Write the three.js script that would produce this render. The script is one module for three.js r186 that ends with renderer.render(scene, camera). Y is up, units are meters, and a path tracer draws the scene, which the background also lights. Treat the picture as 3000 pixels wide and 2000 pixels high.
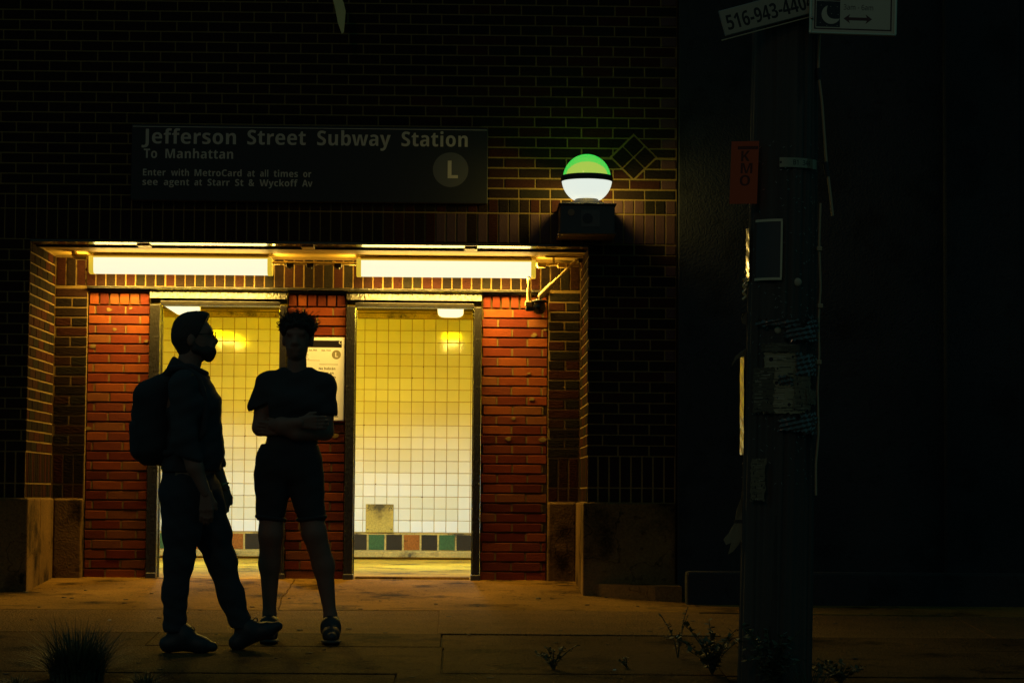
import * as THREE from 'three';
import { mergeGeometries } from 'three/addons/utils/BufferGeometryUtils.js';
import { RoundedBoxGeometry } from 'three/addons/geometries/RoundedBoxGeometry.js';
import { RectAreaLightUniformsLib } from 'three/addons/lights/RectAreaLightUniformsLib.js';

// ---------------------------------------------------------------- camera, sky, light, exposure
const scene = new THREE.Scene();
const camera = new THREE.PerspectiveCamera(16.07, 1024 / 682, 0.1, 600);
camera.position.set(0, 0.59, 16.78);
camera.rotation.order = 'YXZ';
camera.rotation.set(THREE.MathUtils.degToRad(3.63), THREE.MathUtils.degToRad(-1.21), THREE.MathUtils.degToRad(0.45));

const renderer = new THREE.WebGLRenderer({ antialias: true });
renderer.setSize(1024, 682);
renderer.toneMapping = THREE.LinearToneMapping;
renderer.toneMappingExposure = 1;
renderer.shadowMap.enabled = true;
RectAreaLightUniformsLib.init();

{ // an even, teal night sky
  const w = 64, h = 32, d = new Float32Array(w * h * 4);
  for (let j = 0; j < h; j++) for (let i = 0; i < w; i++) d.set([0.014, 0.058, 0.064, 1], (j * w + i) * 4);
  const t = new THREE.DataTexture(d, w, h, THREE.RGBAFormat, THREE.FloatType);
  t.mapping = THREE.EquirectangularReflectionMapping; t.magFilter = THREE.LinearFilter; t.needsUpdate = true;
  scene.background = t; scene.environment = t;
}
const streetGlow = new THREE.DirectionalLight(new THREE.Color().setRGB(1, 0.55, 0.26), 0.06); // far sodium street light behind the camera
streetGlow.name = 'street_glow';
streetGlow.position.set(-9, 14, 24); streetGlow.target.position.set(0, 1, 2); streetGlow.castShadow = true; streetGlow.shadow.radius = 12;
Object.assign(streetGlow.shadow.camera, { left: -9, right: 9, top: 9, bottom: -9, near: 1, far: 60 });
scene.add(streetGlow, streetGlow.target);

const LAMP_OUT = [1, 0.62, 0.10], LAMP_IN = [1, 0.72, 0.10], LAMP_IN_SIDE = [1, 0.70, 0.0], LAMP_IN_FILL = [0.30, 0.66, 1];   // fluorescent colours outside and in the hall; last one for added tile-whitening spots

// ---------------------------------------------------------------- helpers
let seed = 20240;
const rnd = () => { seed = (seed + 0x6d2b79f5) | 0; let t = Math.imul(seed ^ (seed >>> 15), 1 | seed); t = (t + Math.imul(t ^ (t >>> 7), 61 | t)) ^ t; return ((t ^ (t >>> 14)) >>> 0) / 4294967296; };
const rr = (a, b) => a + (b - a) * rnd();
const V = (x, y, z) => new THREE.Vector3(x, y, z);
const used = new Map();
const numbered = (n) => { const k = used.get(n) || 0; used.set(n, k + 1); return k ? n + '_' + String(k).padStart(3, '0') : n; };
const shade = (o) => { o.castShadow = true; o.receiveShadow = true; return o; };
function obj(name, geo, mat, parent = scene) {
  const g = Array.isArray(geo) ? merge(geo) : geo;
  const m = shade(new THREE.Mesh(g, mat)); m.name = parent === scene ? numbered(name) : name; parent.add(m); return m;
}
function merge(list) {
  const l = list.map((g) => { let q = g.index ? g.toNonIndexed() : g.clone(); for (const k of Object.keys(q.attributes)) if (!['position', 'normal', 'uv'].includes(k)) q.deleteAttribute(k); if (!q.attributes.uv) q.setAttribute('uv', new THREE.BufferAttribute(new Float32Array(q.attributes.position.count * 2), 2)); return q; });
  return mergeGeometries(l);
}
function tag(o, label, category, group, kind) { Object.assign(o.userData, { label, category }); if (group) o.userData.group = group; if (kind) o.userData.kind = kind; return o; }
function thing(name, label, category, pos = [0, 0, 0], group) { const o = new THREE.Group(); o.name = numbered(name); o.position.set(...pos); scene.add(o); return tag(o, label, category, group); }
function struct(o) { o.userData.kind = 'structure'; return o; }
const at = (g, x, y, z) => g.translate(x, y, z);
const box = (x0, x1, y0, y1, z0, z1) => boxUV(new THREE.BoxGeometry(x1 - x0, y1 - y0, z1 - z0).translate((x0 + x1) / 2, (y0 + y1) / 2, (z0 + z1) / 2));
function boxUV(g) { // uv in metres from the face's own plane
  const p = g.attributes.position, n = g.attributes.normal, uv = new Float32Array(p.count * 2);
  for (let i = 0; i < p.count; i++) {
    const ax = Math.abs(n.getX(i)), ay = Math.abs(n.getY(i)), az = Math.abs(n.getZ(i));
    if (az >= ax && az >= ay) { uv[2 * i] = p.getX(i); uv[2 * i + 1] = p.getY(i); } else if (ax >= ay) { uv[2 * i] = p.getZ(i); uv[2 * i + 1] = p.getY(i); } else { uv[2 * i] = p.getX(i); uv[2 * i + 1] = p.getZ(i); }
  }
  g.setAttribute('uv', new THREE.BufferAttribute(uv, 2)); return g;
}
const rbox = (w, h, d, r, x = 0, y = 0, z = 0, s = 2) => boxUV(new RoundedBoxGeometry(w, h, d, s, r).translate(x, y, z));
function tube(pts, r, seg = 24, rad = 8, closed = false) { return new THREE.TubeGeometry(new THREE.CatmullRomCurve3(pts.map((p) => V(...p)), closed, 'catmullrom', 0.2), seg, r, rad, closed); }
function rod(a, b, r, r2 = r, rad = 10) { const A = V(...a), B = V(...b), d = B.clone().sub(A), g = new THREE.CylinderGeometry(r2, r, d.length(), rad, 1); g.applyQuaternion(new THREE.Quaternion().setFromUnitVectors(V(0, 1, 0), d.normalize())); return g.translate((a[0] + b[0]) / 2, (a[1] + b[1]) / 2, (a[2] + b[2]) / 2); }

// tileable noise
function lattice(n, s) { const r = []; let q = s; for (let i = 0; i < n * n; i++) { q = (Math.imul(q, 1664525) + 1013904223) | 0; r.push((q >>> 8) / 16777216); } return r; }
const lats = new Map();
function vnoise(u, v, n, s) { // u,v in 0..1, period 1
  const k = n * 1000 + s; if (!lats.has(k)) lats.set(k, lattice(n, s * 7919 + 13)); const L = lats.get(k);
  const x = u * n, y = v * n, i = Math.floor(x), j = Math.floor(y), a = x - i, b = y - j, f = a * a * (3 - 2 * a), g = b * b * (3 - 2 * b);
  const m = (q) => ((q % n) + n) % n, h = (p, q) => L[m(q) * n + m(p)];
  return (h(i, j) * (1 - f) + h(i + 1, j) * f) * (1 - g) + (h(i, j + 1) * (1 - f) + h(i + 1, j + 1) * f) * g;
}
const fbm = (u, v, n, o, s) => { let t = 0, a = 0.5, w = 0; for (let i = 0; i < o; i++) { t += a * vnoise(u, v, n << i, s + i); w += a; a *= 0.55; } return t / w; };
function tex(size, fn, srgb = false, rx = 1, ry = 1, hgt = size) {
  const d = new Uint8Array(size * hgt * 4);
  for (let j = 0; j < hgt; j++) for (let i = 0; i < size; i++) { const c = fn(i / size, j / hgt), q = Array.isArray(c) ? c : [c, c, c]; for (let k = 0; k < 3; k++) d[(j * size + i) * 4 + k] = Math.max(0, Math.min(255, q[k] * 255)); d[(j * size + i) * 4 + 3] = 255; }
  const t = new THREE.DataTexture(d, size, hgt); t.wrapS = t.wrapT = THREE.RepeatWrapping; t.magFilter = THREE.LinearFilter; t.minFilter = THREE.LinearMipmapLinearFilter; if (srgb) t.colorSpace = THREE.SRGBColorSpace; t.repeat.set(rx, ry); t.needsUpdate = true; return t;
}
const C = (r, g, b) => new THREE.Color().setRGB(r, g, b);
const mat = (c, roughness, more = {}) => new THREE.MeshStandardMaterial({ color: C(...c), roughness, ...more });
const dull = (c, s, more = {}) => new THREE.MeshPhysicalMaterial({ color: C(...c), roughness: 0.92, specularIntensity: s, ...more });
const glow = (c, e, k = 1) => new THREE.MeshStandardMaterial({ color: C(...c), roughness: 0.35, emissive: C(...e), emissiveIntensity: k });

// grain and relief shared by the masonry
const brickGrain = tex(512, (u, v) => 0.62 + 0.38 * (0.5 * fbm(u, v, 8, 4, 3) + 0.5 * fbm(u * 1, v * 1, 64, 2, 9)) - (vnoise(u, v, 96, 5) > 0.9 ? 0.25 : 0), false, 2.2, 2.2);
const brickBump = tex(512, (u, v) => 0.55 * fbm(u, v, 16, 4, 21) + 0.45 * vnoise(u, v, 128, 4), false, 2.2, 2.2);
const wireBump = tex(512, (u, v) => 0.5 * vnoise(u * 0.25, v, 128, 41) + 0.5 * fbm(u, v, 12, 3, 43), false, 2.2, 2.2);  // wire-cut face: fine horizontal combing
const mortarGrain = tex(256, (u, v) => 0.72 + 0.28 * fbm(u, v, 24, 3, 31), false, 3, 3);
const concCol = tex(1024, (u, v) => { const a = fbm(u, v, 4, 6, 50), b = vnoise(u, v, 256, 56), c = fbm(u, v, 10, 4, 58), s = vnoise(u, v, 48, 61), st = fbm(u * 1, v, 3, 3, 64), cr = Math.abs(fbm(u, v, 5, 5, 66) - 0.5); let k = 0.30 + 0.78 * a + 0.26 * (b - 0.5) - Math.max(0, c - 0.56) * 2.2 - Math.max(0, st - 0.58) * 1.6; if (s > 0.9) k -= 0.22; if (cr < 0.006) k -= 0.25; return Math.max(0.1, k); }, false, 0.42, 0.42);
const concBump = tex(512, (u, v) => 0.6 * fbm(u, v, 6, 5, 70) + 0.4 * vnoise(u, v, 160, 75), false, 0.8, 0.8);
const pebbleBump = tex(512, (u, v) => { const a = vnoise(u, v, 90, 81), b = vnoise(u, v, 150, 82); return Math.min(1, Math.max(0, 0.75 * a + 0.45 * b - 0.1)); }, false, 1.3, 1.3);
const pebbleCol = tex(512, (u, v) => { const a = vnoise(u, v, 90, 81), b = fbm(u, v, 5, 4, 85), c = vnoise(u, v, 128, 88); return 0.35 + 0.3 * a + 0.35 * b + (c > 0.94 ? 0.35 : 0); }, false, 1.3, 1.3);
const brushBump = tex(512, (u, v) => 0.55 * fbm(u * 1, v, 10, 4, 90) + 0.45 * vnoise(u, v * 0.3, 70, 95), false, 3, 3);
const woodCol = tex(256, (u, v) => { const a = vnoise(u, v * 0.06, 64, 101), b = vnoise(u, v * 0.25, 32, 103), c = fbm(u, v, 6, 3, 105); return 0.35 + 0.4 * a * b + 0.3 * c - (vnoise(u, v * 0.12, 40, 109) > 0.86 ? 0.3 : 0); }, false, 1, 1, 1024);
const woodBump = tex(256, (u, v) => 0.6 * vnoise(u, v * 0.06, 64, 101) + 0.4 * (vnoise(u, v * 0.12, 40, 109) > 0.84 ? 0 : 1), false, 1, 1, 1024);
const clothBump = tex(256, (u, v) => 0.5 + 0.25 * Math.sin(u * 402.1) * Math.sin(v * 402.1) + 0.25 * fbm(u, v, 8, 3, 120), false, 6, 6);

const M = {
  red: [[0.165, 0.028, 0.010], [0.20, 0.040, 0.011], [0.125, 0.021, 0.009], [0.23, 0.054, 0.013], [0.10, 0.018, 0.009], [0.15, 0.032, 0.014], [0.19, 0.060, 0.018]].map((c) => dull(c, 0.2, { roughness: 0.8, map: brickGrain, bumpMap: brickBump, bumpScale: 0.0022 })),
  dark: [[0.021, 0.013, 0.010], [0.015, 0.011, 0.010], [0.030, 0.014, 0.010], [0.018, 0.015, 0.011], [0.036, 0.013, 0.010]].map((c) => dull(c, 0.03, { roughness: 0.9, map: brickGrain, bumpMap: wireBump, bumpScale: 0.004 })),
  rust: mat([0.050, 0.012, 0.010], 0.7, { map: brickGrain, bumpMap: brickBump, bumpScale: 0.002 }),
  mortar: dull([0.19, 0.125, 0.038], 0.4, { map: mortarGrain, bumpMap: brickBump, bumpScale: 0.002 }),
  stone: dull([0.19, 0.108, 0.035], 0.2, { map: concCol, bumpMap: concBump, bumpScale: 0.003 }),
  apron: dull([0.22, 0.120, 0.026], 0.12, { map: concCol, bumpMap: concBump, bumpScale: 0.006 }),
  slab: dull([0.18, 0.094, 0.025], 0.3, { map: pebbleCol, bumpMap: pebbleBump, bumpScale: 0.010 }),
  slab2: dull([0.115, 0.062, 0.020], 0.16, { map: concCol, bumpMap: pebbleBump, bumpScale: 0.007 }),  // darker copy near the kerb: light fall-off put into the colour
  dirt: mat([0.035, 0.028, 0.02], 0.95, { map: concCol }),
  asphalt: mat([0.05, 0.05, 0.05], 0.9, { map: concCol, bumpMap: pebbleBump, bumpScale: 0.004 }),
  hallFloor: dull([0.52, 0.30, 0.02], 0.25, { map: concCol, bumpMap: concBump, bumpScale: 0.003 }),
  cream: mat([0.42, 0.28, 0.055], 0.6),
  creamDirty: mat([0.60, 0.41, 0.09], 0.7, { map: concCol }),
  blackPaint: new THREE.MeshPhysicalMaterial({ color: C(0.018, 0.016, 0.013), roughness: 0.24, bumpMap: brushBump, bumpScale: 0.005 }),
  lintel: mat([0.05, 0.034, 0.018], 0.16, { bumpMap: brushBump, bumpScale: 0.0006 }),
  metal: mat([0.35, 0.30, 0.24], 0.35, { metalness: 0.8 }),
  galv: mat([0.78, 0.62, 0.26], 0.4),
  blackMatte: mat([0.018, 0.018, 0.018], 0.7),
  steelDark: mat([0.05, 0.045, 0.04], 0.45, { metalness: 0.4 }),
  wood: mat([0.085, 0.066, 0.048], 0.85, { map: woodCol, bumpMap: woodBump, bumpScale: 0.008 }),
};

// chamfered brick, front face at z = 0
const brickCache = new Map();
function brickGeo(w, h, d = 0.045, ch = 0.003, v = 0) {
  const key = [Math.round(w * 500), Math.round(h * 500), d, ch, v].join();
  if (!brickCache.has(key)) brickCache.set(key, prism([[-w / 2, -h / 2], [w / 2, -h / 2], [w / 2, h / 2], [-w / 2, h / 2]], d, ch, v));
  return brickCache.get(key);
}
function prism(poly, d, ch, v = 0) { // convex polygon (counter-clockwise), bevelled front, open back
  const n = poly.length, pos = [], uv = [], ox = v * 0.173, oy = v * 0.291, jit = (i, k) => v ? Math.sin(i * 12.9 + k * 78.2 + v * 37.7) * 0.0012 : 0;
  const out = poly.map(([x, y], i) => [x + jit(i, 1), y + jit(i, 2)]);
  const inn = out.map((p, i) => { const a = out[(i + n - 1) % n], b = out[(i + 1) % n], e1 = [p[0] - a[0], p[1] - a[1]], e2 = [b[0] - p[0], b[1] - p[1]], l1 = Math.hypot(...e1) || 1, l2 = Math.hypot(...e2) || 1, n1 = [-e1[1] / l1, e1[0] / l1], n2 = [-e2[1] / l2, e2[0] / l2], q = Math.max(0.35, 1 + n1[0] * n2[0] + n1[1] * n2[1]); return [p[0] + (n1[0] + n2[0]) * ch / q, p[1] + (n1[1] + n2[1]) * ch / q]; });
  const put = (x, y, z, u, w) => { pos.push(x, y, z); uv.push(u + ox, w + oy); };
  for (let i = 1; i < n - 1; i++) for (const k of [0, i, i + 1]) put(inn[k][0], inn[k][1], 0, inn[k][0], inn[k][1]);
  for (let i = 0; i < n; i++) {
    const j = (i + 1) % n, a = inn[i], b = inn[j], c = out[j], e = out[i];
    for (const [p, z] of [[a, 0], [e, -ch], [c, -ch], [a, 0], [c, -ch], [b, 0]]) put(p[0], p[1], z, p[0], p[1]);
    for (const [p, z] of [[e, -ch], [e, -d], [c, -d], [e, -ch], [c, -d], [c, -ch]]) put(p[0], p[1], z, p[0] + z, p[1] + z);
  }
  const g = new THREE.BufferGeometry(); g.setAttribute('position', new THREE.Float32BufferAttribute(pos, 3)); g.setAttribute('uv', new THREE.Float32BufferAttribute(uv, 2)); g.computeVertexNormals(); return g;
}
// rectangles of a running bond: [centre u, centre v, w, h]
function bond(u0, u1, v0, v1, L = 0.203, pitch = 0.0677, joint = 0.01, phase = 0) {
  const out = [], n = Math.round((v1 - v0) / pitch), p = (v1 - v0) / n;
  for (let r = 0; r < n; r++) {
    const v = v0 + (r + 0.5) * p; let a = u0 - ((r % 2 ? L / 2 : 0) + phase) % L; const jt = rr(-0.006, 0.006);
    for (; a < u1; a += L) { const x0 = Math.max(u0, a + jt), x1 = Math.min(u1, a + L + jt); const e0 = x0 > u0 ? joint / 2 : 0, e1 = x1 < u1 ? joint / 2 : 0; if (x1 - x0 > 0.03) out.push([(x0 + e0 + x1 - e1) / 2, v, x1 - x0 - e0 - e1, p - joint]); }
  }
  return out;
}
function soldiers(u0, u1, v0, v1, pitch = 0.0685, joint = 0.01) { const n = Math.round((u1 - u0) / pitch), p = (u1 - u0) / n, out = []; for (let i = 0; i < n; i++) out.push([u0 + (i + 0.5) * p, (v0 + v1) / 2, p - joint, v1 - v0 - joint]); return out; }
const pick = (l) => l[Math.floor(rnd() * l.length)];
// face: 'z' looks to +z at depth c, 'x' to +x, '-x' to -x
function layBricks(parent, rects, face, c, mats, opt = {}) {
  for (const [u, v, w, h] of rects) {
    const m = obj(opt.name || 'brick', brickGeo(Math.round(w * 250) / 250, Math.round(h * 500) / 500, opt.d || 0.045, opt.ch || 0.003, Math.floor(rnd() * 4)), pick(mats), parent), q = rr(-0.0012, 0.0012) * (opt.rough || 1);
    if (face === 'z') m.position.set(u, v, c + q); else if (face === 'x') { m.position.set(c + q, v, u); m.rotation.y = Math.PI / 2; } else { m.position.set(c - q, v, u); m.rotation.y = -Math.PI / 2; }
    m.rotation.z = rr(-0.004, 0.004);
  }
}
const rebase = (o, x, y, z) => { for (const c of o.children) c.position.sub(V(x, y, z)); o.position.set(x, y, z); return o; };
const K = 0.056, groundY = (z) => z > 0 ? -K * z : 0;

// ---------------------------------------------------------------- ground, road, pavement
struct(obj('ground', new THREE.PlaneGeometry(600, 600).rotateX(-Math.PI / 2).translate(0, -0.52, 0), M.dirt));
{
  const g = box(-60, 60, -0.52, -0.455, 5.78, 60); struct(obj('road', g, M.asphalt));
  const curb = struct(obj('kerb', rbox(40, 0.3, 0.16, 0.02, 0, -0.475, 5.69), M.stone)); curb.userData.label = 'worn concrete kerb';
}
{ // pavement: one tilted sheet of dirt that carries the slabs
  const walk = new THREE.Group(); walk.name = 'pavement'; walk.rotation.x = Math.atan(K); scene.add(walk); struct(walk);
  obj('bedding', box(-9, 9, -0.1, -0.016, -0.3, 5.62), M.dirt, walk);
  // apron before the doors: two pours parted by a crooked crack
  const crack = [[-1.134, 0.0], [-1.128, 0.2], [-1.131, 0.42], [-1.12, 0.62], [-1.126, 0.8], [-1.116, 1.0], [-1.128, 1.2], [-1.124, 1.41], [-1.108, 1.62], [-1.1, 1.85], [-1.094, 2.06]];
  const poured = (pts) => { const s = new THREE.Shape(pts.map(([x, z]) => new THREE.Vector2(x, -z))); const g = new THREE.ExtrudeGeometry(s, { depth: 0.05, bevelEnabled: true, bevelSize: 0.004, bevelThickness: 0.004, bevelSegments: 1 }); return boxUV(g.rotateX(-Math.PI / 2).translate(0, -0.054, 0)); };
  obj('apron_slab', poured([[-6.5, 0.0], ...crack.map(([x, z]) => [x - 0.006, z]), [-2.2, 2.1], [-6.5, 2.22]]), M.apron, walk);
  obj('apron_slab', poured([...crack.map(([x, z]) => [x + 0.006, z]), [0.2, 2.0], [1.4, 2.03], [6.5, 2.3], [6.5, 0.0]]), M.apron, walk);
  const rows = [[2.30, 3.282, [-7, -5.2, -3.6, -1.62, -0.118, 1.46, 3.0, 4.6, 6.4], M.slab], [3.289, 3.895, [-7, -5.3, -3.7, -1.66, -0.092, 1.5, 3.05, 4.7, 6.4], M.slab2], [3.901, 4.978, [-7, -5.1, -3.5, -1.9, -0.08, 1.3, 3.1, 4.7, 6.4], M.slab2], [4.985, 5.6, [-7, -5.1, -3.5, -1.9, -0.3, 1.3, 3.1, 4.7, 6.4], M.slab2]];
  rows.forEach(([z0, z1, xs, m], r) => {
    for (let i = 0; i + 1 < xs.length; i++) {
      const a = xs[i] + 0.003, b = xs[i + 1] - 0.003;
      let g;
      if (r === 0) { // the row along the apron follows its uneven edge
        const e = (x) => x < -2.2 ? 2.1 + (x + 2.2) / -4.3 * 0.12 : x < -1.094 ? 2.06 + (-1.094 - x) * 0.036 : x < 0.2 ? 2.06 - (x + 1.094) * 0.046 : x < 1.4 ? 2.0 + (x - 0.2) * 0.025 : 2.03 + (x - 1.4) * 0.053;
        const p = [[a, z1]], k = [a, a + (b - a) * 0.25, (a + b) / 2, a + (b - a) * 0.75, b]; for (const x of k) p.push([x, e(x) + 0.011]); p.push([b, z1]);
        g = poured(p);
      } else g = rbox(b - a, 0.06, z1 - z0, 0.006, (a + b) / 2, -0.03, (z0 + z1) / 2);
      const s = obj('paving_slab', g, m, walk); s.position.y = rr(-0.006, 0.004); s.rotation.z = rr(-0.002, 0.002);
    }
  });
}

// ---------------------------------------------------------------- street front of the station
{
  const o = thing('station_building', 'dark brick street front of the station above and beside the lit entrance', 'building');
  const core = [box(-5.6, -2.828, -0.35, 4.2, 0.55, 0.994), box(0.838, 1.41, -0.35, 4.2, 0.55, 0.994), box(-2.828, 0.838, 2.237, 4.2, 0.8, 0.994)];
  obj('mortar_wall', core, M.mortar, o);
  const dia = [1.124, 2.812], R = 0.147, rects = [];
  for (const [a, b] of [[-5.6, -2.82], [0.83, 1.405]]) rects.push(...bond(a, b, 0.848, 2.235).map((r) => [...r, 0]), ...soldiers(a, b, 0.641, 0.848).map((r) => [...r, 0]), ...soldiers(a, b, 0.545, 0.641).map((r) => [...r, 0]));
  rects.push(...soldiers(-5.6, 1.405, 2.235, 2.435).map((r) => [...r, 1]), ...soldiers(-5.6, 1.405, 2.435, 2.53).map((r) => [...r, 2]), ...bond(-5.6, 1.405, 2.53, 4.155, 0.206, 0.0677, 0.011).map((r) => [...r, 0]));
  const pieces = [];
  for (const [u, v, w, h, k] of rects) {
    const near = Math.hypot(u - 0.8, v - 2.6);
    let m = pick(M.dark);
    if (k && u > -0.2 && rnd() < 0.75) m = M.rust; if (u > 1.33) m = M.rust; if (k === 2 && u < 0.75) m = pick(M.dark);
    // bricks that the diamond cuts are cut on the slant
    if (Math.abs(v - dia[1]) < R + h / 2 && Math.abs(u - dia[0]) < R + w / 2 && !k) {
      for (const sx of [-1, 1]) for (const sy of [-1, 1]) {
        const yl = Math.max(v - h / 2, sy > 0 ? dia[1] : -9), yh = Math.min(v + h / 2, sy > 0 ? 9 : dia[1]); if (yh - yl < 0.012) continue;
        let p = [[u - w / 2, yl], [u + w / 2, yl], [u + w / 2, yh], [u - w / 2, yh]];
        const side = (q) => sx * (q[0] - dia[0]) + sy * (q[1] - dia[1]) - R - 0.012, left = (q) => sx * (q[0] - dia[0]);
        for (const f of [side, left]) { const out = []; for (let i = 0; i < p.length; i++) { const a = p[i], b = p[(i + 1) % p.length], fa = f(a), fb = f(b); if (fa >= 0) out.push(a); if (fa * fb < 0) { const t = fa / (fa - fb); out.push([a[0] + (b[0] - a[0]) * t, a[1] + (b[1] - a[1]) * t]); } } p = out; if (!p.length) break; }
        if (p.length < 3) continue;
        const cx = p.reduce((s, q) => s + q[0], 0) / p.length, cy = p.reduce((s, q) => s + q[1], 0) / p.length;
        if (Math.max(...p.map((q) => q[0])) - Math.min(...p.map((q) => q[0])) < 0.02) continue;
        pieces.push([near, cx, cy, prism(p.map((q) => [q[0] - cx, q[1] - cy]), 0.03, 0.002), m]);
      }
      continue;
    }
    pieces.push([near, u, v, brickGeo(Math.round(w * 250) / 250, Math.round(h * 500) / 500, 0.03, 0.003, 1 + Math.floor(rnd() * 3)), m]);
  }
  const rh = R / 2 - 0.007; // the diamond: four small square tiles on their corners
  for (const [dx, dy] of [[0, 1], [0, -1], [1, 0], [-1, 0]]) pieces.push([0, dia[0] + dx * R / 2, dia[1] + dy * R / 2, prism([[-rh, 0], [0, -rh], [rh, 0], [0, rh]], 0.03, 0.002), M.dark[1]]);
  pieces.sort((a, b) => a[0] - b[0]);
  const rest = [];
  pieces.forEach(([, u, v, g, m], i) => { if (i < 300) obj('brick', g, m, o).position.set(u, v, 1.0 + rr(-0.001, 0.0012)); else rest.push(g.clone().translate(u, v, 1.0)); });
  const far = obj('brickwork', rest, M.dark[0], o); far.userData.kind = 'stuff';
  // limestone plinth
  for (const [a, b] of [[-5.6, -4.2], [-4.19, -2.826]]) obj('plinth_block', rbox(b - a - 0.004, 0.9, 0.5, 0.012, (a + b) / 2, 0.095, 0.79), M.stone, o);
  { const s = new THREE.Shape([[0.836, -0.55], [1.412, -0.55], [1.412, -1.44], [1.25, -1.36], [0.98, -1.13], [0.87, -1.035], [0.836, -1.03]].map((q) => new THREE.Vector2(q[0], q[1]))); // the plinth leans out over a rough concrete toe
    const g = new THREE.ExtrudeGeometry(s, { depth: 0.42, bevelEnabled: false }); g.rotateX(-Math.PI / 2).translate(0, -0.4, 0); obj('concrete_toe', boxUV(g), M.stone, o);
    obj('plinth_block', rbox(0.57, 0.84, 0.5, 0.012, 1.124, 0.125, 0.79), M.stone, o); }
  // steel lintel: bottom plate, its lip and the small clips on it
  obj('lintel_plate', rbox(3.72, 0.016, 0.235, 0.003, -0.995, 2.2255, 0.879), M.lintel, o);
  obj('lintel_lip', rbox(3.70, 0.026, 0.012, 0.003, -0.995, 2.2185, 0.752), M.steelDark, o);
  for (const x of [-2.1, -1.02, 0.06]) obj('lintel_clip', rbox(0.085, 0.010, 0.14, 0.003, x, 2.2115, 0.83), M.galv, o);
  rebase(o, -0.8, -0.06, 1.0);
}

// ---------------------------------------------------------------- side walls of the entrance
function sideWall(label, side) { // side -1: looks to +x at x = -2.82, side 1: looks to -x at x = 0.83
  const o = thing('entrance_side_wall', label, 'wall', [0, 0, 0], 'side walls of the entrance'), xf = side < 0 ? -2.82 : 0.83, xs = side < 0 ? -2.592 : 0.604, face = side < 0 ? 'x' : '-x';
  const lo = Math.min(xf, xs), hi = Math.max(xf, xs);
  obj('mortar_wall', side < 0 ? [box(-3.05, xf - 0.004, -0.3, 2.3, -0.25, 0.99), box(xf - 0.004, xs - 0.004, -0.1, 2.24, -0.25, -0.004)] : [box(xf + 0.004, 1.05, -0.3, 2.3, -0.25, 0.99), box(xs + 0.004, xf + 0.004, -0.1, 2.24, -0.25, -0.004)], M.mortar, o);
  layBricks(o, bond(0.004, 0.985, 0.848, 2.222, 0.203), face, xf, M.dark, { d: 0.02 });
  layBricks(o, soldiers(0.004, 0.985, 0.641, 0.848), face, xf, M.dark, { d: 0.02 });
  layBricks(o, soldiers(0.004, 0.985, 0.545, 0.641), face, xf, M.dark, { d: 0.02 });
  layBricks(o, bond(lo + 0.006, hi - 0.006, 0.848, 2.0, 0.222, 0.0677, 0.011), 'z', 0, M.dark, { d: 0.02 });
  layBricks(o, soldiers(lo + 0.006, hi - 0.006, 0.641, 0.848, 0.074), 'z', 0, M.dark, { d: 0.02 });
  layBricks(o, soldiers(lo + 0.006, hi - 0.006, 0.545, 0.641, 0.074), 'z', 0, M.dark, { d: 0.02 });
  const k = side < 0 ? 1 : -1;
  for (const [z0, z1] of [[0.045, 0.56], [0.565, 1.04]]) obj('plinth_block', rbox(0.05, 0.85, z1 - z0, 0.014, xf + k * 0.002, 0.118, (z0 + z1) / 2, 3), M.stone, o);
  obj('plinth_block', rbox(hi - lo - 0.024, 0.62, 0.09, 0.018, (lo + hi) / 2 + k * 0.008, 0.232, 0.0, 3), M.stone, o);
  rebase(o, xf, -0.03, 0.5); return o;
}
sideWall('dark brick wall with pale mortar and stone plinth behind the man with the backpack', -1);
sideWall('dark brick wall with stone plinth under the diagonal pipe and below the globe lamp', 1);

// ---------------------------------------------------------------- header over the doors
{
  const o = thing('brick_header', 'row of upright bricks under the ceiling behind the two long lights', 'wall');
  obj('mortar_wall', box(-2.82, 0.83, 2.012, 2.30, -0.25, -0.004), M.mortar, o);
  layBricks(o, soldiers(-2.815, 0.825, 2.012, 2.215, 0.0688, 0.0105), 'z', 0, M.dark, { d: 0.02, rough: 2 });
  obj('steel_angle', rbox(3.2, 0.018, 0.05, 0.003, -0.995, 2.004, 0.006), M.blackPaint, o);
  obj('steel_angle', rbox(3.2, 0.012, 0.06, 0.003, -0.995, 1.985, -0.03), M.blackPaint, o);
  rebase(o, -1, 2.0, 0);
}

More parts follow.
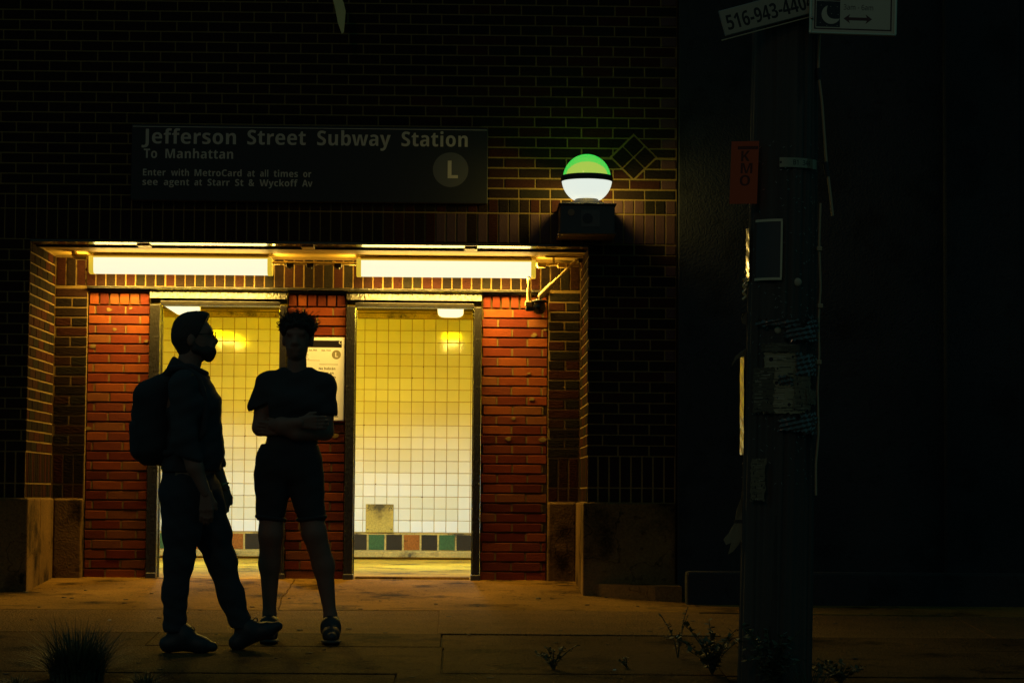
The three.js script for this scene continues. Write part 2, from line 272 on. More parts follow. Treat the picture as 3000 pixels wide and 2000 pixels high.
// ---------------------------------------------------------------- three red piers
function pier(label, x0, x1, phase) {
  const o = thing('brick_pier', label, 'pier', [0, 0, 0], 'red brick piers between the doors'), z = -0.03;
  obj('mortar_wall', box(x0 + 0.001, x1 - 0.001, -0.08, 2.012, -0.25, z - 0.026), M.mortar, o);
  layBricks(o, soldiers(x0 + 0.003, x1 - 0.003, 1.885, 1.98, 0.069, 0.011), 'z', z, M.red, { d: 0.04, ch: 0.0025, rough: 1.8 });
  const rects = bond(x0 + 0.003, x1 - 0.003, -0.008, 1.885, 0.209, 0.0676, 0.0125, phase);
  layBricks(o, rects, 'z', z, M.red, { d: 0.04, ch: 0.0025, rough: 1.8 });
  const perp = []; for (const [u, v, w, h] of rects) { const e = u + w / 2 + 0.005; if (e < x1 - 0.012) perp.push(new THREE.BoxGeometry(0.0125, h - 0.004, 0.012).translate(e, v, z - 0.0085)); }
  const pj = obj('upright_joints', perp.map(boxUV), M.mortar, o); pj.userData.kind = 'stuff';
  // flush pats of lime on a few joints and faces
  for (let i = 0; i < 7; i++) { const [u, v, w, h] = pick(rects.slice(rects.length >> 1)); const s = rr(0.010, 0.022), pts = []; for (let k = 0; k < 8; k++) { const a = k / 8 * 6.283, q = s * rr(0.6, 1.1); pts.push([Math.cos(a) * q * 1.4, Math.sin(a) * q]); } obj('mortar_pat', prism(pts, 0.006, 0.0015), M.mortar, o).position.set(u + rr(-w, w) * 0.4, v + rr(-h, h) * 0.4, z + 0.004); }
  rebase(o, (x0 + x1) / 2, 0, z - 0.1); return o;
}
pier('red brick pier beside the backpack wearer with deep shadowed bed joints', -2.592, -2.165, 0.06);
pier('red brick pier between the two doors carrying the service notice', -1.212, -0.800, 0.0);
pier('red brick pier below the diagonal pipe and the security camera', 0.143, 0.604, 0.1);

// ---------------------------------------------------------------- door frames
function frame(label, x0, x1, a, b) { // opening a..b inside frame x0..x1
  const o = thing('door_frame', label, 'door frame', [0, 0, 0], 'black steel door frames');
  const w0 = a - x0, w1 = x1 - b;
  obj('jamb', [rbox(w0, 1.9, 0.16, 0.006, x0 + w0 / 2, 0.942, -0.075), rbox(0.02, 1.88, 0.05, 0.003, a - 0.004, 0.935, -0.13)], M.blackPaint, o);
  obj('jamb', [rbox(w1, 1.9, 0.16, 0.006, b + w1 / 2, 0.942, -0.075), rbox(0.02, 1.88, 0.05, 0.003, b + 0.004, 0.935, -0.13)], M.blackPaint, o);
  const face = new THREE.BoxGeometry(x1 - x0, 0.058, 0.10, 1, 1, 1); // head leans back a little
  const hd = obj('head', [boxUV(face.rotateX(-0.29).translate((x0 + x1) / 2, 1.948, -0.045))], M.blackPaint, o);
  obj('head_stop', rbox(b - a, 0.03, 0.15, 0.005, (a + b) / 2, 1.903, -0.075), M.blackPaint, o);
  for (const x of [x0 + w0 / 2, b + w1 / 2]) obj('foot_plate', rbox(0.07, 0.05, 0.18, 0.008, x, 0.012, -0.07), M.steelDark, o);
  return rebase(o, (a + b) / 2, 0, -0.07), hd;
}
frame('glossy black steel door frame behind the two standing men', -2.163, -1.214, -2.091, -1.262);
frame('glossy black steel door frame around the open doorway beside the notice', -0.798, 0.141, -0.738, 0.088);

// ---------------------------------------------------------------- recess ceiling and the hall behind the doors
{
  struct(obj('ceiling', box(-2.82, 0.83, 2.226, 2.31, 0.0, 0.76), M.cream));
  const ft = struct(obj('hall_floor', box(-4.6, 2.0, -0.2, 0.0, -5.3, 0.004), M.hallFloor));
  ft.position.y = 0.001;
  struct(obj('hall_ceiling', box(-4.6, 2.0, 2.30, 2.5, -5.4, -0.2), M.cream));
  struct(obj('hall_wall', box(-4.8, -4.6, -0.2, 2.5, -5.4, -0.2), M.creamDirty));
  struct(obj('hall_wall', box(2.0, 2.2, -0.2, 2.5, -5.4, -0.2), M.creamDirty));
  struct(obj('hall_wall', box(-4.6, -2.82, -0.2, 2.35, -0.4, -0.2), M.creamDirty));
  struct(obj('hall_wall', box(0.83, 2.0, -0.2, 2.35, -0.4, -0.2), M.creamDirty));
  // threshold ridge in the doorway to the right
  const th = struct(obj('threshold', rbox(0.80, 0.03, 0.12, 0.012, -0.325, 0.002, -0.12), M.apron)); th.userData.label = 'low worn concrete threshold';
}
{ // tiled back wall of the hall
  const Z = -5.15, wall = new THREE.Group(); wall.name = numbered('tiled_wall'); scene.add(wall); struct(wall);
  const grout = mat([0.40, 0.26, 0.07], 0.9, { map: mortarGrain });
  obj('grout_wall', box(-4.6, 2.0, 0.0, 2.35, Z - 0.2, Z - 0.003), grout, wall);
  const tones = [[0.76, 0.74, 0.62], [0.71, 0.67, 0.50], [0.79, 0.77, 0.68], [0.72, 0.69, 0.55]].map((c) => new THREE.MeshPhysicalMaterial({ color: C(...c), roughness: 0.08, specularIntensity: 1 }));
  const P = 0.1075, g0 = [0, 1, 2, 3].map((v) => brickGeo(P - 0.005, P - 0.005, 0.008, 0.0025, v)), list = [];
  for (let i = -22; i <= 20; i++) for (let j = 0; j < 18; j++) {
    const x = -0.767 + (i + 0.5) * P, y = 0.243 + (j + 0.5) * P, s = (x > -1.02 && x < 0.16) || (x > -2.8 && x < -1.62);
    if (x < -3.3 || x > 1.0) continue;
    if (x > -0.86 && x < -0.59 && y < 0.45) { /* behind the cover plate */ }
    list.push([s ? Math.min(Math.abs(x + 0.43), Math.abs(x + 2.2)) + (j % 2) * 0.001 : 5, x, y]);
  }
  list.sort((a, b) => a[0] - b[0]); const rest = [];
  list.forEach(([, x, y], i) => { if (i < 300) { const t = obj('tile', g0[i % 4], tones[(i * 7) % 4], wall); t.position.set(x, y, Z + rr(0, 0.0012)); t.rotation.set(rr(-0.006, 0.006), rr(-0.008, 0.008), 0); } else rest.push(g0[i % 4].clone().translate(x, y, Z)); });
  const r = obj('wall_tiles', rest, tones[0], wall); r.userData.kind = 'stuff';
  const chips = []; // small chips knocked out of tile corners
  for (let k = 0; k < 46; k++) { const i = Math.round(rr(-19, 9)), j = Math.round(rr(1, 17)), s = rr(0.003, 0.009), pts = []; for (let q = 0; q < 6; q++) { const a = q / 6 * 6.283, t = s * rr(0.6, 1.2); pts.push([Math.cos(a) * t, Math.sin(a) * t * 0.8]); } chips.push(prism(pts, 0.002, 0.0005).translate(-0.767 + i * P + rr(-0.006, 0.006), 0.243 + j * P + rr(-0.006, 0.006), Z + 0.0024)); }
  const ch = obj('tile_chips', chips, mat([0.10, 0.06, 0.02], 0.9), wall); ch.userData.kind = 'stuff';
  // coloured border
  const colors = { d: dull([0.040, 0.030, 0.016], 0.3, { roughness: 0.5, map: brickGrain }), g: dull([0.07, 0.15, 0.05], 0.3, { roughness: 0.5, map: concCol }), o: dull([0.42, 0.14, 0.02], 0.3, { roughness: 0.5, map: concCol }) };
  const seq = { '-12': 'g', '-10': 'o', '-8': 'o', '-6': 'g', '-4': 'o', '-2': 'o', 0: 'g', 2: 'o', 4: 'g', 6: 'o', 8: 'g' };
  for (let k = -16; k <= 12; k++) { const b = obj('border_tile', brickGeo(0.142, 0.138, 0.012, 0.004, (k & 3)), colors[seq[k] || 'd'], wall); b.position.set(-0.748 + k * 0.1592, 0.154, Z + 0.004 + rr(0, 0.002)); }
  obj('border_bed', box(-4.6, 2.0, 0.078, 0.238, Z - 0.004, Z + 0.0005), M.creamDirty, wall);
  obj('skirting', rbox(6.5, 0.06, 0.04, 0.01, -1.3, 0.046, Z + 0.012), M.creamDirty, wall);
  obj('cornice', [rbox(6.5, 0.05, 0.05, 0.012, -1.3, 2.203, Z + 0.02), rbox(6.5, 0.012, 0.07, 0.004, -1.3, 2.236, Z + 0.03)], M.creamDirty, wall);
  obj('cornice_strip', rbox(6.5, 0.014, 0.02, 0.004, -1.3, 2.258, Z + 0.05), mat([0.09, 0.05, 0.03], 0.7), wall);
  const cp = thing('cover_plate', 'plain cream metal cover plate low on the white tiles', 'cover plate', [-0.7215, 0.241, Z]);
  obj('plate', rbox(0.25, 0.256, 0.012, 0.004, 0, 0.129, 0.007), mat([0.66, 0.47, 0.08], 0.5, { map: concCol }), cp);
  for (const [x, y] of [[-0.105, 0.22], [0.105, 0.22], [-0.105, 0.03], [0.105, 0.03]]) obj('screw', new THREE.CylinderGeometry(0.006, 0.006, 0.004, 8).rotateX(Math.PI / 2).translate(x, y, 0.014), M.steelDark, cp);
}
// dark neighbouring building
{
  const o = thing('neighbour_building', 'dark blank building beyond the utility pole', 'building');
  const dk = mat([0.02, 0.021, 0.023], 0.9, { map: concCol, bumpMap: concBump, bumpScale: 0.006 });
  obj('wall', box(1.42, 9, -0.5, 6, -3, 1.10), dk, o);
  obj('base_course', rbox(7.5, 0.9, 0.14, 0.02, 5.18, -0.33, 1.5), dk, o);
  obj('pilaster', rbox(0.5, 6, 0.1, 0.015, 3.4, 2.6, 1.11), dk, o);
  rebase(o, 3, -0.1, 1.4);
}
// ---------------------------------------------------------------- fluorescent lights
const lensGlow = glow([0.3, 0.3, 0.25], [0.97, 0.95, 0.66]), capGlow = glow([0.4, 0.3, 0.06], [0.62, 0.43, 0.03]);
function area(parent, w, h, c, k, pos, rot) { const l = new THREE.RectAreaLight(C(...c), k, w, h); l.name = 'tube_light'; l.position.set(...pos); l.rotation.set(...rot); parent.add(l); return l; }
function strip(label, L, W, H, pos, turn, color, down, sideK, group) {
  const o = thing('strip_light', label, 'light fixture', pos, group); o.rotation.y = turn;
  const s = new THREE.Shape(); const w = W / 2; // wrap-round lens, section in (z, y)
  s.moveTo(-w, 0); s.lineTo(-w, -H * 0.4); s.quadraticCurveTo(-w, -H, -w * 0.4, -H); s.lineTo(w * 0.4, -H); s.quadraticCurveTo(w, -H, w, -H * 0.4); s.lineTo(w, 0); s.closePath();
  const lens = new THREE.ExtrudeGeometry(s, { depth: L - 0.06, bevelEnabled: false, curveSegments: 8 }).rotateY(Math.PI / 2).translate(-(L - 0.06) / 2, 0, 0);
  obj('lens', lens, lensGlow, o);
  for (const e of [-1, 1]) obj('edge_glow', rod([-(L - 0.06) / 2, -0.002, e * (w + 0.001)], [(L - 0.06) / 2, -0.002, e * (w + 0.001)], 0.0045), capGlow, o);  // glowing rods added to draw the yellow halo along the lens edges
  for (const e of [-1, 1]) { const c = new THREE.ExtrudeGeometry(s, { depth: 0.026, bevelEnabled: true, bevelSize: 0.003, bevelThickness: 0.003, bevelSegments: 2, curveSegments: 8 }).rotateY(Math.PI / 2).translate(e * (L / 2 - 0.0145) - 0.013, 0, 0); obj('end_cap', c, capGlow, o); }
  obj('housing', [rbox(L - 0.05, 0.018, W * 0.9, 0.004, 0, 0.0105, 0), rbox(L - 0.3, 0.02, W * 0.4, 0.004, 0, 0.025, 0)], M.cream, o);
  area(o, L - 0.08, W * 0.8, color, down, [0, -H - 0.004, 0], [-Math.PI / 2, 0, 0]);
  const sc = color === LAMP_IN ? LAMP_IN_SIDE : color; { area(o, L - 0.08, H * 0.7, sc, sideK * (color === LAMP_OUT ? 0.4 : 1), [0, -H * 0.45, w + 0.004], [0, Math.PI, 0]); area(o, L - 0.08, H * 0.7, sc, sideK, [0, -H * 0.45, -w - 0.004], [0, 0, 0]); }
  for (const e of [-1, 1]) area(o, W * 0.8, H * 0.7, sc, sideK * (color === LAMP_OUT ? 2.6 : 1), [e * (L / 2 + 0.005), -H * 0.45, 0], [0, -e * Math.PI / 2, 0]);
  return o;
}
strip('long glowing ceiling light over the doorway behind the two men', 1.252, 0.13, 0.112, [-1.930, 2.198, 0.165], 0, LAMP_OUT, 112, 32, 'strip lights of the entrance');
strip('long glowing ceiling light ending beside the short white pipe', 1.230, 0.13, 0.112, [-0.107, 2.196, 0.165], 0, LAMP_OUT, 112, 32, 'strip lights of the entrance');
for (const [x, label] of [[-2.31, 'glowing hall light seen above the head of the bearded man'], [-0.09, 'glowing hall light under the ceiling of the empty doorway']]) {
  const o = strip(label, 1.22, 0.215, 0.07, [x, 2.150, -3.0], Math.PI / 2, LAMP_IN, 62, 140, 'strip lights of the hall');
  for (const s of [-0.38, 0, 0.38]) { const b = new THREE.SpotLight(C(...LAMP_IN_FILL), 14, 0, THREE.MathUtils.degToRad(73), 0.5); b.name = 'tile_fill'; b.position.set(s, -0.078, 0); b.target.position.set(s, -2, 0); b.castShadow = true; b.shadow.radius = 5; o.add(b, b.target); }  // added cool fill spots, not real tubes; they whiten the lower tiles
  for (const s of [-0.45, 0.45]) obj('stem', rod([s, 0.03, 0], [s, 0.15, 0], 0.008), M.galv, o);
}

// ---------------------------------------------------------------- pipes and camera under the ceiling
{
  const o = thing('conduit', 'thin conduit with small dark clamps between the two long lights', 'pipe', [-1.01, 2.165, 0.22]);
  obj('pipe', rod([-0.29, 0, 0], [0.29, 0, 0], 0.011), M.galv, o);
  for (const x of [-0.17, -0.03, 0.16]) obj('clamp', [rbox(0.05, 0.03, 0.04, 0.006, x, -0.014, 0.012), rod([x - 0.012, -0.03, 0.02], [x + 0.012, -0.034, 0.03], 0.008)], M.blackMatte, o);
  for (const x of [-0.20, 0, 0.13]) obj('coupling', rod([x - 0.012, 0, 0], [x + 0.012, 0, 0], 0.016), M.galv, o);
  const q = thing('conduit', 'blunt conduit end beside the long light over the two men', 'pipe', [-2.62, 2.20, 0.28]);
  obj('elbow', tube([[-0.03, 0.03, -0.02], [-0.025, -0.002, 0.0], [0.0, -0.012, 0.01], [0.06, -0.014, 0.01]], 0.021, 16, 10), M.galv, q);
  const e = thing('conduit', 'pale conduit and junction boxes running to the corner above the red pier', 'pipe', [0.66, 2.178, 0.2]);
  obj('pipe', rod([-0.16, 0, 0], [0.15, -0.004, 0], 0.014), M.galv, e);
  for (const x of [-0.11, 0.03]) obj('junction_box', rbox(0.06, 0.036, 0.05, 0.008, x, -0.008, 0.0), M.galv, e);
  obj('hanger', [rbox(0.015, 0.05, 0.015, 0.003, -0.03, 0.024, 0.1), rbox(0.26, 0.012, 0.03, 0.003, 0.04, 0.036, 0.16)], M.creamDirty, e);
}
{
  const o = thing('security_camera', 'dark dome camera at the foot of a white pipe on the red pier', 'camera', [0.527, 1.89, 0.0]);
  obj('drop_pipe', [rod([-0.064, 0.21, 0.2], [-0.062, 0.04, 0.2], 0.0125), rod([-0.0635, 0.12, 0.2], [-0.062, 0.03, 0.2], 0.016)], M.galv, o);
  obj('pipe_shoe', rbox(0.05, 0.036, 0.05, 0.008, -0.065, 0.012, 0.2), M.galv, o);
  obj('bracket', [rbox(0.06, 0.028, 0.05, 0.006, -0.055, -0.022, 0.2), rbox(0.09, 0.03, 0.2, 0.008, 0.0, 0.02, 0.07)], M.steelDark, o);
  obj('dome', new THREE.SphereGeometry(0.05, 24, 16).scale(1, 1.15, 1).translate(0.005, -0.005, 0.19), new THREE.MeshPhysicalMaterial({ color: C(0.012, 0.012, 0.012), roughness: 0.15, clearcoat: 1 }), o);
  obj('collar', new THREE.TorusGeometry(0.05, 0.008, 8, 24).rotateX(Math.PI / 2).translate(0.005, 0.03, 0.19), M.steelDark, o);
}
{
  const o = thing('diagonal_pipe', 'thin pipe running diagonally down from ceiling corner to a thick sleeve', 'pipe', [0.81, 2.23, 0.20]);
  const a = [0.0, 0.0, 0.02], b = [-0.268, -0.275, -0.02], mix = (t) => a.map((v, i) => v + (b[i] - v) * t);
  obj('pipe', [rod(mix(0.03), mix(0.98), 0.0105), rod([0.0, 0.0, 0.02], [0.012, 0.07, 0.12], 0.010)], M.galv, o);
  obj('collar', [rod(mix(0.56), mix(0.645), 0.0155), rod(mix(0.66), mix(0.70), 0.0145)], M.galv, o);
  obj('sleeve', [rod(mix(0.72), mix(0.985), 0.0205), new THREE.SphereGeometry(0.0205, 12, 8).translate(...mix(0.985)), new THREE.SphereGeometry(0.0205, 12, 8).translate(...mix(0.72))], M.galv, o);
  obj('corner_clip', rbox(0.03, 0.06, 0.03, 0.005, 0.008, -0.01, 0.02), M.steelDark, o);
}

// ---------------------------------------------------------------- green and white globe lamp
{
  const o = thing('globe_lamp', 'green and white globe lamp on a black bracket box', 'lamp', [0.802, 2.26, 1.0]);
  const cz = 0.30, cy = 0.368, R = 0.163;
  const bowl = []; for (let i = 0; i <= 16; i++) { const a = -0.96 + 0.92 * i / 16; bowl.push(new THREE.Vector2(R * Math.cos(a), R * Math.sin(a))); } bowl.unshift(new THREE.Vector2(0.001, bowl[0].y));
  obj('white_glass', new THREE.LatheGeometry(bowl, 40).translate(0, cy, cz), glow([0.5, 0.5, 0.46], [0.76, 0.83, 0.74]), o);
  const cap = []; for (let i = 0; i <= 14; i++) { const a = 0.10 + (Math.PI / 2 - 0.10) * i / 14; cap.push(new THREE.Vector2(Math.max(0.001, R * 0.95 * Math.cos(a)), R * 0.97 * Math.sin(a))); }
  obj('green_glass', new THREE.LatheGeometry(cap, 40).translate(0, cy, cz), new THREE.MeshPhysicalMaterial({ color: C(0.6, 0.28, 0.05), roughness: 0.05, transmission: 0.55, thickness: 0, emissive: C(0.004, 1.2, 0.16) }), o);
  obj('inner_bulb', new THREE.SphereGeometry(0.135, 28, 14, 0, Math.PI * 2, 0, Math.PI / 2).scale(1, 0.68, 1).translate(0, cy + 0.018, cz), new THREE.MeshPhysicalMaterial({ color: C(0, 0, 0), roughness: 1, specularIntensity: 0, emissive: C(1.2, 0.16, 0) }), o);
  obj('light_baffle', new THREE.CylinderGeometry(R - 0.008, R - 0.008, 0.006, 36).translate(0, cy + 0.004, cz), M.blackMatte, o);  // added baffle, keeps the yellow bulb from lighting the green half
  const band = [[R - 0.004, -0.020], [R + 0.003, -0.020], [R + 0.006, -0.012], [R + 0.006, 0.006], [R + 0.001, 0.017], [R - 0.012, 0.020]].map((p) => new THREE.Vector2(...p));
  obj('band', new THREE.LatheGeometry(band, 40).translate(0, cy, cz), M.blackMatte, o);
  obj('neck', [new THREE.CylinderGeometry(0.072, 0.09, 0.03, 28).translate(0, 0.222, cz), new THREE.CylinderGeometry(0.115, 0.125, 0.014, 28).translate(0, 0.204, cz)], M.steelDark, o);
  obj('bracket_box', [rbox(0.35, 0.185, 0.40, 0.008, 0, 0.094, 0.215), rbox(0.37, 0.012, 0.42, 0.004, 0, 0.19, 0.215), rbox(0.372, 0.008, 0.42, 0.003, 0, 0.002, 0.215)], mat([0.03, 0.026, 0.022], 0.5), o);
  obj('knockout', new THREE.CylinderGeometry(0.033, 0.033, 0.006, 24).rotateX(Math.PI / 2).translate(0, 0.098, 0.417), M.blackMatte, o);
  obj('face_plate', rbox(0.12, 0.11, 0.006, 0.002, 0.02, 0.098, 0.414), mat([0.07, 0.06, 0.05], 0.6), o);
  obj('plug', new THREE.CylinderGeometry(0.022, 0.022, 0.008, 20).rotateX(Math.PI / 2).translate(-0.105, 0.135, 0.416), mat([0.16, 0.09, 0.04], 0.6), o);
  const p = new THREE.PointLight(C(1, 0.72, 0.12), 1.35); p.name = 'bulb'; p.position.set(0, cy - 0.055, cz); p.shadow.radius = 4; p.castShadow = true; o.add(p);
  const q = new THREE.PointLight(C(0.25, 1, 0.2), 0.12); q.name = 'green_bulb'; q.position.set(0, cy + 0.07, cz); q.shadow.radius = 4; q.castShadow = true; o.add(q);
}

// ---------------------------------------------------------------- prints
function canvasTex(w, h, draw) { const c = document.createElement('canvas'); c.width = w; c.height = h; const x = c.getContext('2d'); draw(x, w, h); const t = new THREE.CanvasTexture(c); t.colorSpace = THREE.SRGBColorSpace; t.anisotropy = 8; return t; }
function fit(x, text, left, base, width, cap, weight = 'bold', fam = 'sans-serif') { x.save(); x.font = `${weight} 100px ${fam}`; const w = x.measureText(text).width, k = cap / 71.4; x.translate(left, base); x.scale(width ? width / w : k, k); x.fillText(text, 0, 0); x.restore(); }
{
  const W = 2.33, H = 0.50, x0 = -2.165, y0 = 2.488, px = 2048 / W;
  const o = thing('station_sign', 'long black enamel station name sign with white lettering above the entrance', 'sign', [x0 + W / 2, y0, 1.0]);
  obj('panel', rbox(W, H, 0.05, 0.006, 0, H / 2, 0.027), mat([0.010, 0.010, 0.011], 0.7), o);
  const t = canvasTex(2048, Math.round(H * px), (x, w, h) => {
    const X = (v) => (v - x0) * px, Y = (v) => h - (v - y0) * px;
    x.fillStyle = '#0b0b0c'; x.fillRect(0, 0, w, h); x.fillStyle = '#a89a86';
    x.fillRect(0, Y(2.981), w, 4);
    const words = (list, base, cap) => { for (const [t, a, b] of list) fit(x, t, X(-2.243 + a * 0.001043), Y(base), (b - a) * 0.001043 * px, cap * px); };
    words([['Jefferson', 145, 735], ['Street', 790, 1168], ['Subway', 1230, 1700], ['Station', 1762, 2195]], 2.865, 0.098);
    words([['To', 145, 235], ['Manhattan', 275, 715]], 2.767, 0.062);
    words([['Enter', 138, 287], ['with', 320, 437], ['MetroCard', 462, 768], ['at', 797, 848], ['all', 878, 935], ['times', 963, 1120], ['or', 1148, 1203]], 2.648, 0.045);
    words([['see', 138, 240], ['agent', 273, 437], ['at', 465, 517], ['Starr', 547, 690], ['St', 720, 778], ['&', 806, 845], ['Wyckoff', 877, 1115], ['Av', 1145, 1210]], 2.585, 0.045);
    x.fillStyle = '#4c4a46'; x.beginPath(); x.arc(X(-0.074), Y(2.709), 0.117 * px, 0, 7); x.fill();
    x.fillStyle = '#b5a78f'; fit(x, 'L', X(-0.108), Y(2.652), 0.088 * px, 0.118 * px);
  });
  obj('lettering', new THREE.PlaneGeometry(W - 0.012, H - 0.012).translate(0, H / 2, 0.0535), new THREE.MeshStandardMaterial({ map: t, roughness: 0.7 }), o);
  for (const x of [-1.0, 0, 1.0]) obj('standoff', rod([x, 0.47, -0.004], [x, 0.47, 0.01], 0.012), M.steelDark, o);
}
{
  const W = 0.335, H = 0.58;
  const o = thing('service_notice', 'white service change notice in a thin frame on the middle pier', 'notice', [-0.975, 1.092, -0.028]);
  obj('board', rbox(W, H, 0.012, 0.003, 0, H / 2, 0.008), mat([0.72, 0.70, 0.64], 0.5), o);
  const t = canvasTex(640, 1108, (x, w, h) => {
    x.fillStyle = '#f8f8f8'; x.fillRect(0, 0, w, h);
    x.fillStyle = '#1b1512'; x.fillRect(14, 30, w - 46, 96);
    x.fillStyle = '#efeff0'; x.font = 'bold 60px sans-serif'; x.fillText('C', w - 74, 76);
    x.fillStyle = '#26221d'; fit(x, 'Fri, Sat, Sun, Mon', 60, 174, 210, 22, 'bold'); fit(x, 'Days, Times', 330, 174, 130, 20, 'bold');
    x.fillStyle = '#8f8768'; x.beginPath(); x.arc(w - 105, 222, 62, 0, 7); x.fill(); x.fillStyle = '#f4f4f4'; x.font = 'bold 92px sans-serif'; x.fillText('L', w - 128, 254);
    x.fillStyle = '#4a4538'; x.font = '19px sans-serif'; ['Late nights', 'until 5 am', 'between the'].forEach((s, i) => x.fillText(s, 60, 232 + i * 28)); x.fillRect(60, 300, 250, 5); x.fillRect(300, 352, 260, 6);
    x.fillStyle = '#17140f'; x.font = 'bold 46px sans-serif'; ['No', 'trains', 'at'].forEach((s, i) => x.fillText(s, 60, 428 + i * 58));
    ['No habrán', 'trenes en', 'la estación'].forEach((s, i) => x.fillText(s, 292, 428 + i * 58)); x.fillRect(420, 582, 110, 6);
    x.fillStyle = '#8c8768'; x.fillRect(w - 130, h - 118, 60, 6); x.fillStyle = '#17140f'; x.fillRect(20, h - 54, w - 90, 12);
  });
  obj('print', new THREE.PlaneGeometry(W - 0.012, H - 0.012).translate(0, H / 2, 0.0155), new THREE.MeshStandardMaterial({ map: t, roughness: 0.4 }), o);
}
{ // torn pale pennant hanging in the dark above the sign
  const o = thing('cloth_strip', 'pale tapered strip of cloth hanging in the dark above the station sign', 'cloth', [-0.80, 3.575, 1.18]);
  const s = new THREE.Shape([[0.004, 0], [0.018, 0.012], [0.028, 0.15], [0.012, 0.21], [-0.03, 0.30], [-0.09, 0.34], [-0.07, 0.26], [-0.045, 0.18], [-0.022, 0.07]].map((p) => new THREE.Vector2(...p)));
  obj('strip', new THREE.ExtrudeGeometry(s, { depth: 0.004, bevelEnabled: false }).rotateY(0.25), mat([0.62, 0.48, 0.2], 0.9), o);
  obj('cord', tube([[-0.06, 0.32, 0], [-0.02, 0.4, -0.05], [0.0, 0.55, -0.17]], 0.004, 10, 6), M.blackMatte, o);
}

// ---------------------------------------------------------------- utility pole and what is fixed to it
const PX = 1.506, PZ = 5.20;
const poleX = (y) => PX + (y + 0.3) * 0.0165, poleR = (y) => 0.172 - (y + 0.3) * 0.0048;
{
  const o = thing('utility_pole', 'weathered wooden utility pole at the edge of the pavement', 'pole', [PX, -0.34, PZ]);
  const g = new THREE.CylinderGeometry(1, 1, 7.4, 140, 120, true), p = g.attributes.position;
  for (let i = 0; i < p.count; i++) { const y = p.getY(i) + 3.7, th = Math.atan2(p.getZ(i), p.getX(i)), n = -0.009 * Math.pow(Math.max(0, Math.sin(th * 13 + 1.3 * Math.sin(y * 0.9))), 6) + 0.003 * Math.sin(th * 31 + y * 1.7) + 0.007 * Math.sin(th * 5 + y * 0.6), r = poleR(y - 0.34) + n; p.setXYZ(i, Math.cos(th) * r + y * 0.0165, y, Math.sin(th) * r); }
  g.computeVertexNormals(); obj('trunk', g, M.wood, o);
  obj('knot', [[0.6, 1.95, 0.02], [-0.3, 1.72, 0.017]].map(([dx, y, r]) => new THREE.SphereGeometry(r, 10, 8).scale(1, 1, 0.4).translate(dx * 0.1 + y * 0.0165, y, poleR(y) * 0.985)), mat([0.35, 0.27, 0.16], 0.6), o);
}
// a sheet wrapped round the pole: angle a (0 faces the street, + to the right), width w, from y0 to y1
function wrap(a, w, y0, y1, lift = 0.004, jag = 0, n = 18, m = 14) {
  const pos = [], uv = [], idx = [], j0 = [], j1 = []; for (let i = 0; i <= n; i++) { j0.push(rr(-jag, jag)); j1.push(rr(-jag, jag)); }
  for (let j = 0; j <= m; j++) { const e = rr(-jag, jag), f = rr(-jag, jag); for (let i = 0; i <= n; i++) { const t = i / n, s = j / m, y = y0 + (y1 - y0) * s + (j === 0 ? j0[i] : j === m ? j1[i] : 0), r = poleR(y) + 0.012 + lift + rr(0, jag * 0.25), b = a + (t - 0.5) * w / 0.17 + (i === 0 ? e : i === n ? f : 0) / 0.17; pos.push(poleX(y) + Math.sin(b) * r, y, PZ + Math.cos(b) * r); uv.push(t, s); } }
  for (let j = 0; j < m; j++) for (let i = 0; i < n; i++) { const q = j * (n + 1) + i; idx.push(q, q + 1, q + n + 2, q, q + n + 2, q + n + 1); }
  const g = new THREE.BufferGeometry(); g.setAttribute('position', new THREE.Float32BufferAttribute(pos, 3)); g.setAttribute('uv', new THREE.Float32BufferAttribute(uv, 2)); g.setIndex(idx); g.computeVertexNormals(); return g;
}
// a strip of tape folded out from the pole's side; its broad face looks towards the station
function flapStrip(x, y0, y1, z, d = 0.075) { const g = new THREE.BoxGeometry(0.0012, y1 - y0, d, 1, 40, 4), p = g.attributes.position; for (let i = 0; i < p.count; i++) p.setX(i, p.getX(i) + 0.0008 * Math.sin(p.getY(i) * 37) + 0.0005 * Math.sin(p.getY(i) * 91 + p.getZ(i) * 60)); g.computeVertexNormals(); return g.rotateY(0.12).translate(x, (y0 + y1) / 2, z); }
{ // hundreds of old staples
  const st = []; for (let i = 0; i < 260; i++) { const y = rr(0.6, 2.3), b = rr(-1.4, 1.4), r = poleR(y) + 0.011, g = new THREE.BoxGeometry(0.011, 0.0016, 0.0016).rotateZ(rr(-1.2, 1.2)).translate(0, 0, r).rotateY(b); st.push(g.translate(poleX(y), y, PZ)); }
  const o = obj('staples', st, M.metal); tag(o, 'old rusty staples all over the wooden pole', 'staples', null, 'stuff');
}
function onPole(name, label, category, geo, m, y, group) { const o = obj(name, geo.translate(-poleX(y), -y, -PZ), m); o.position.set(poleX(y), y, PZ); return tag(o, label, category, group); }
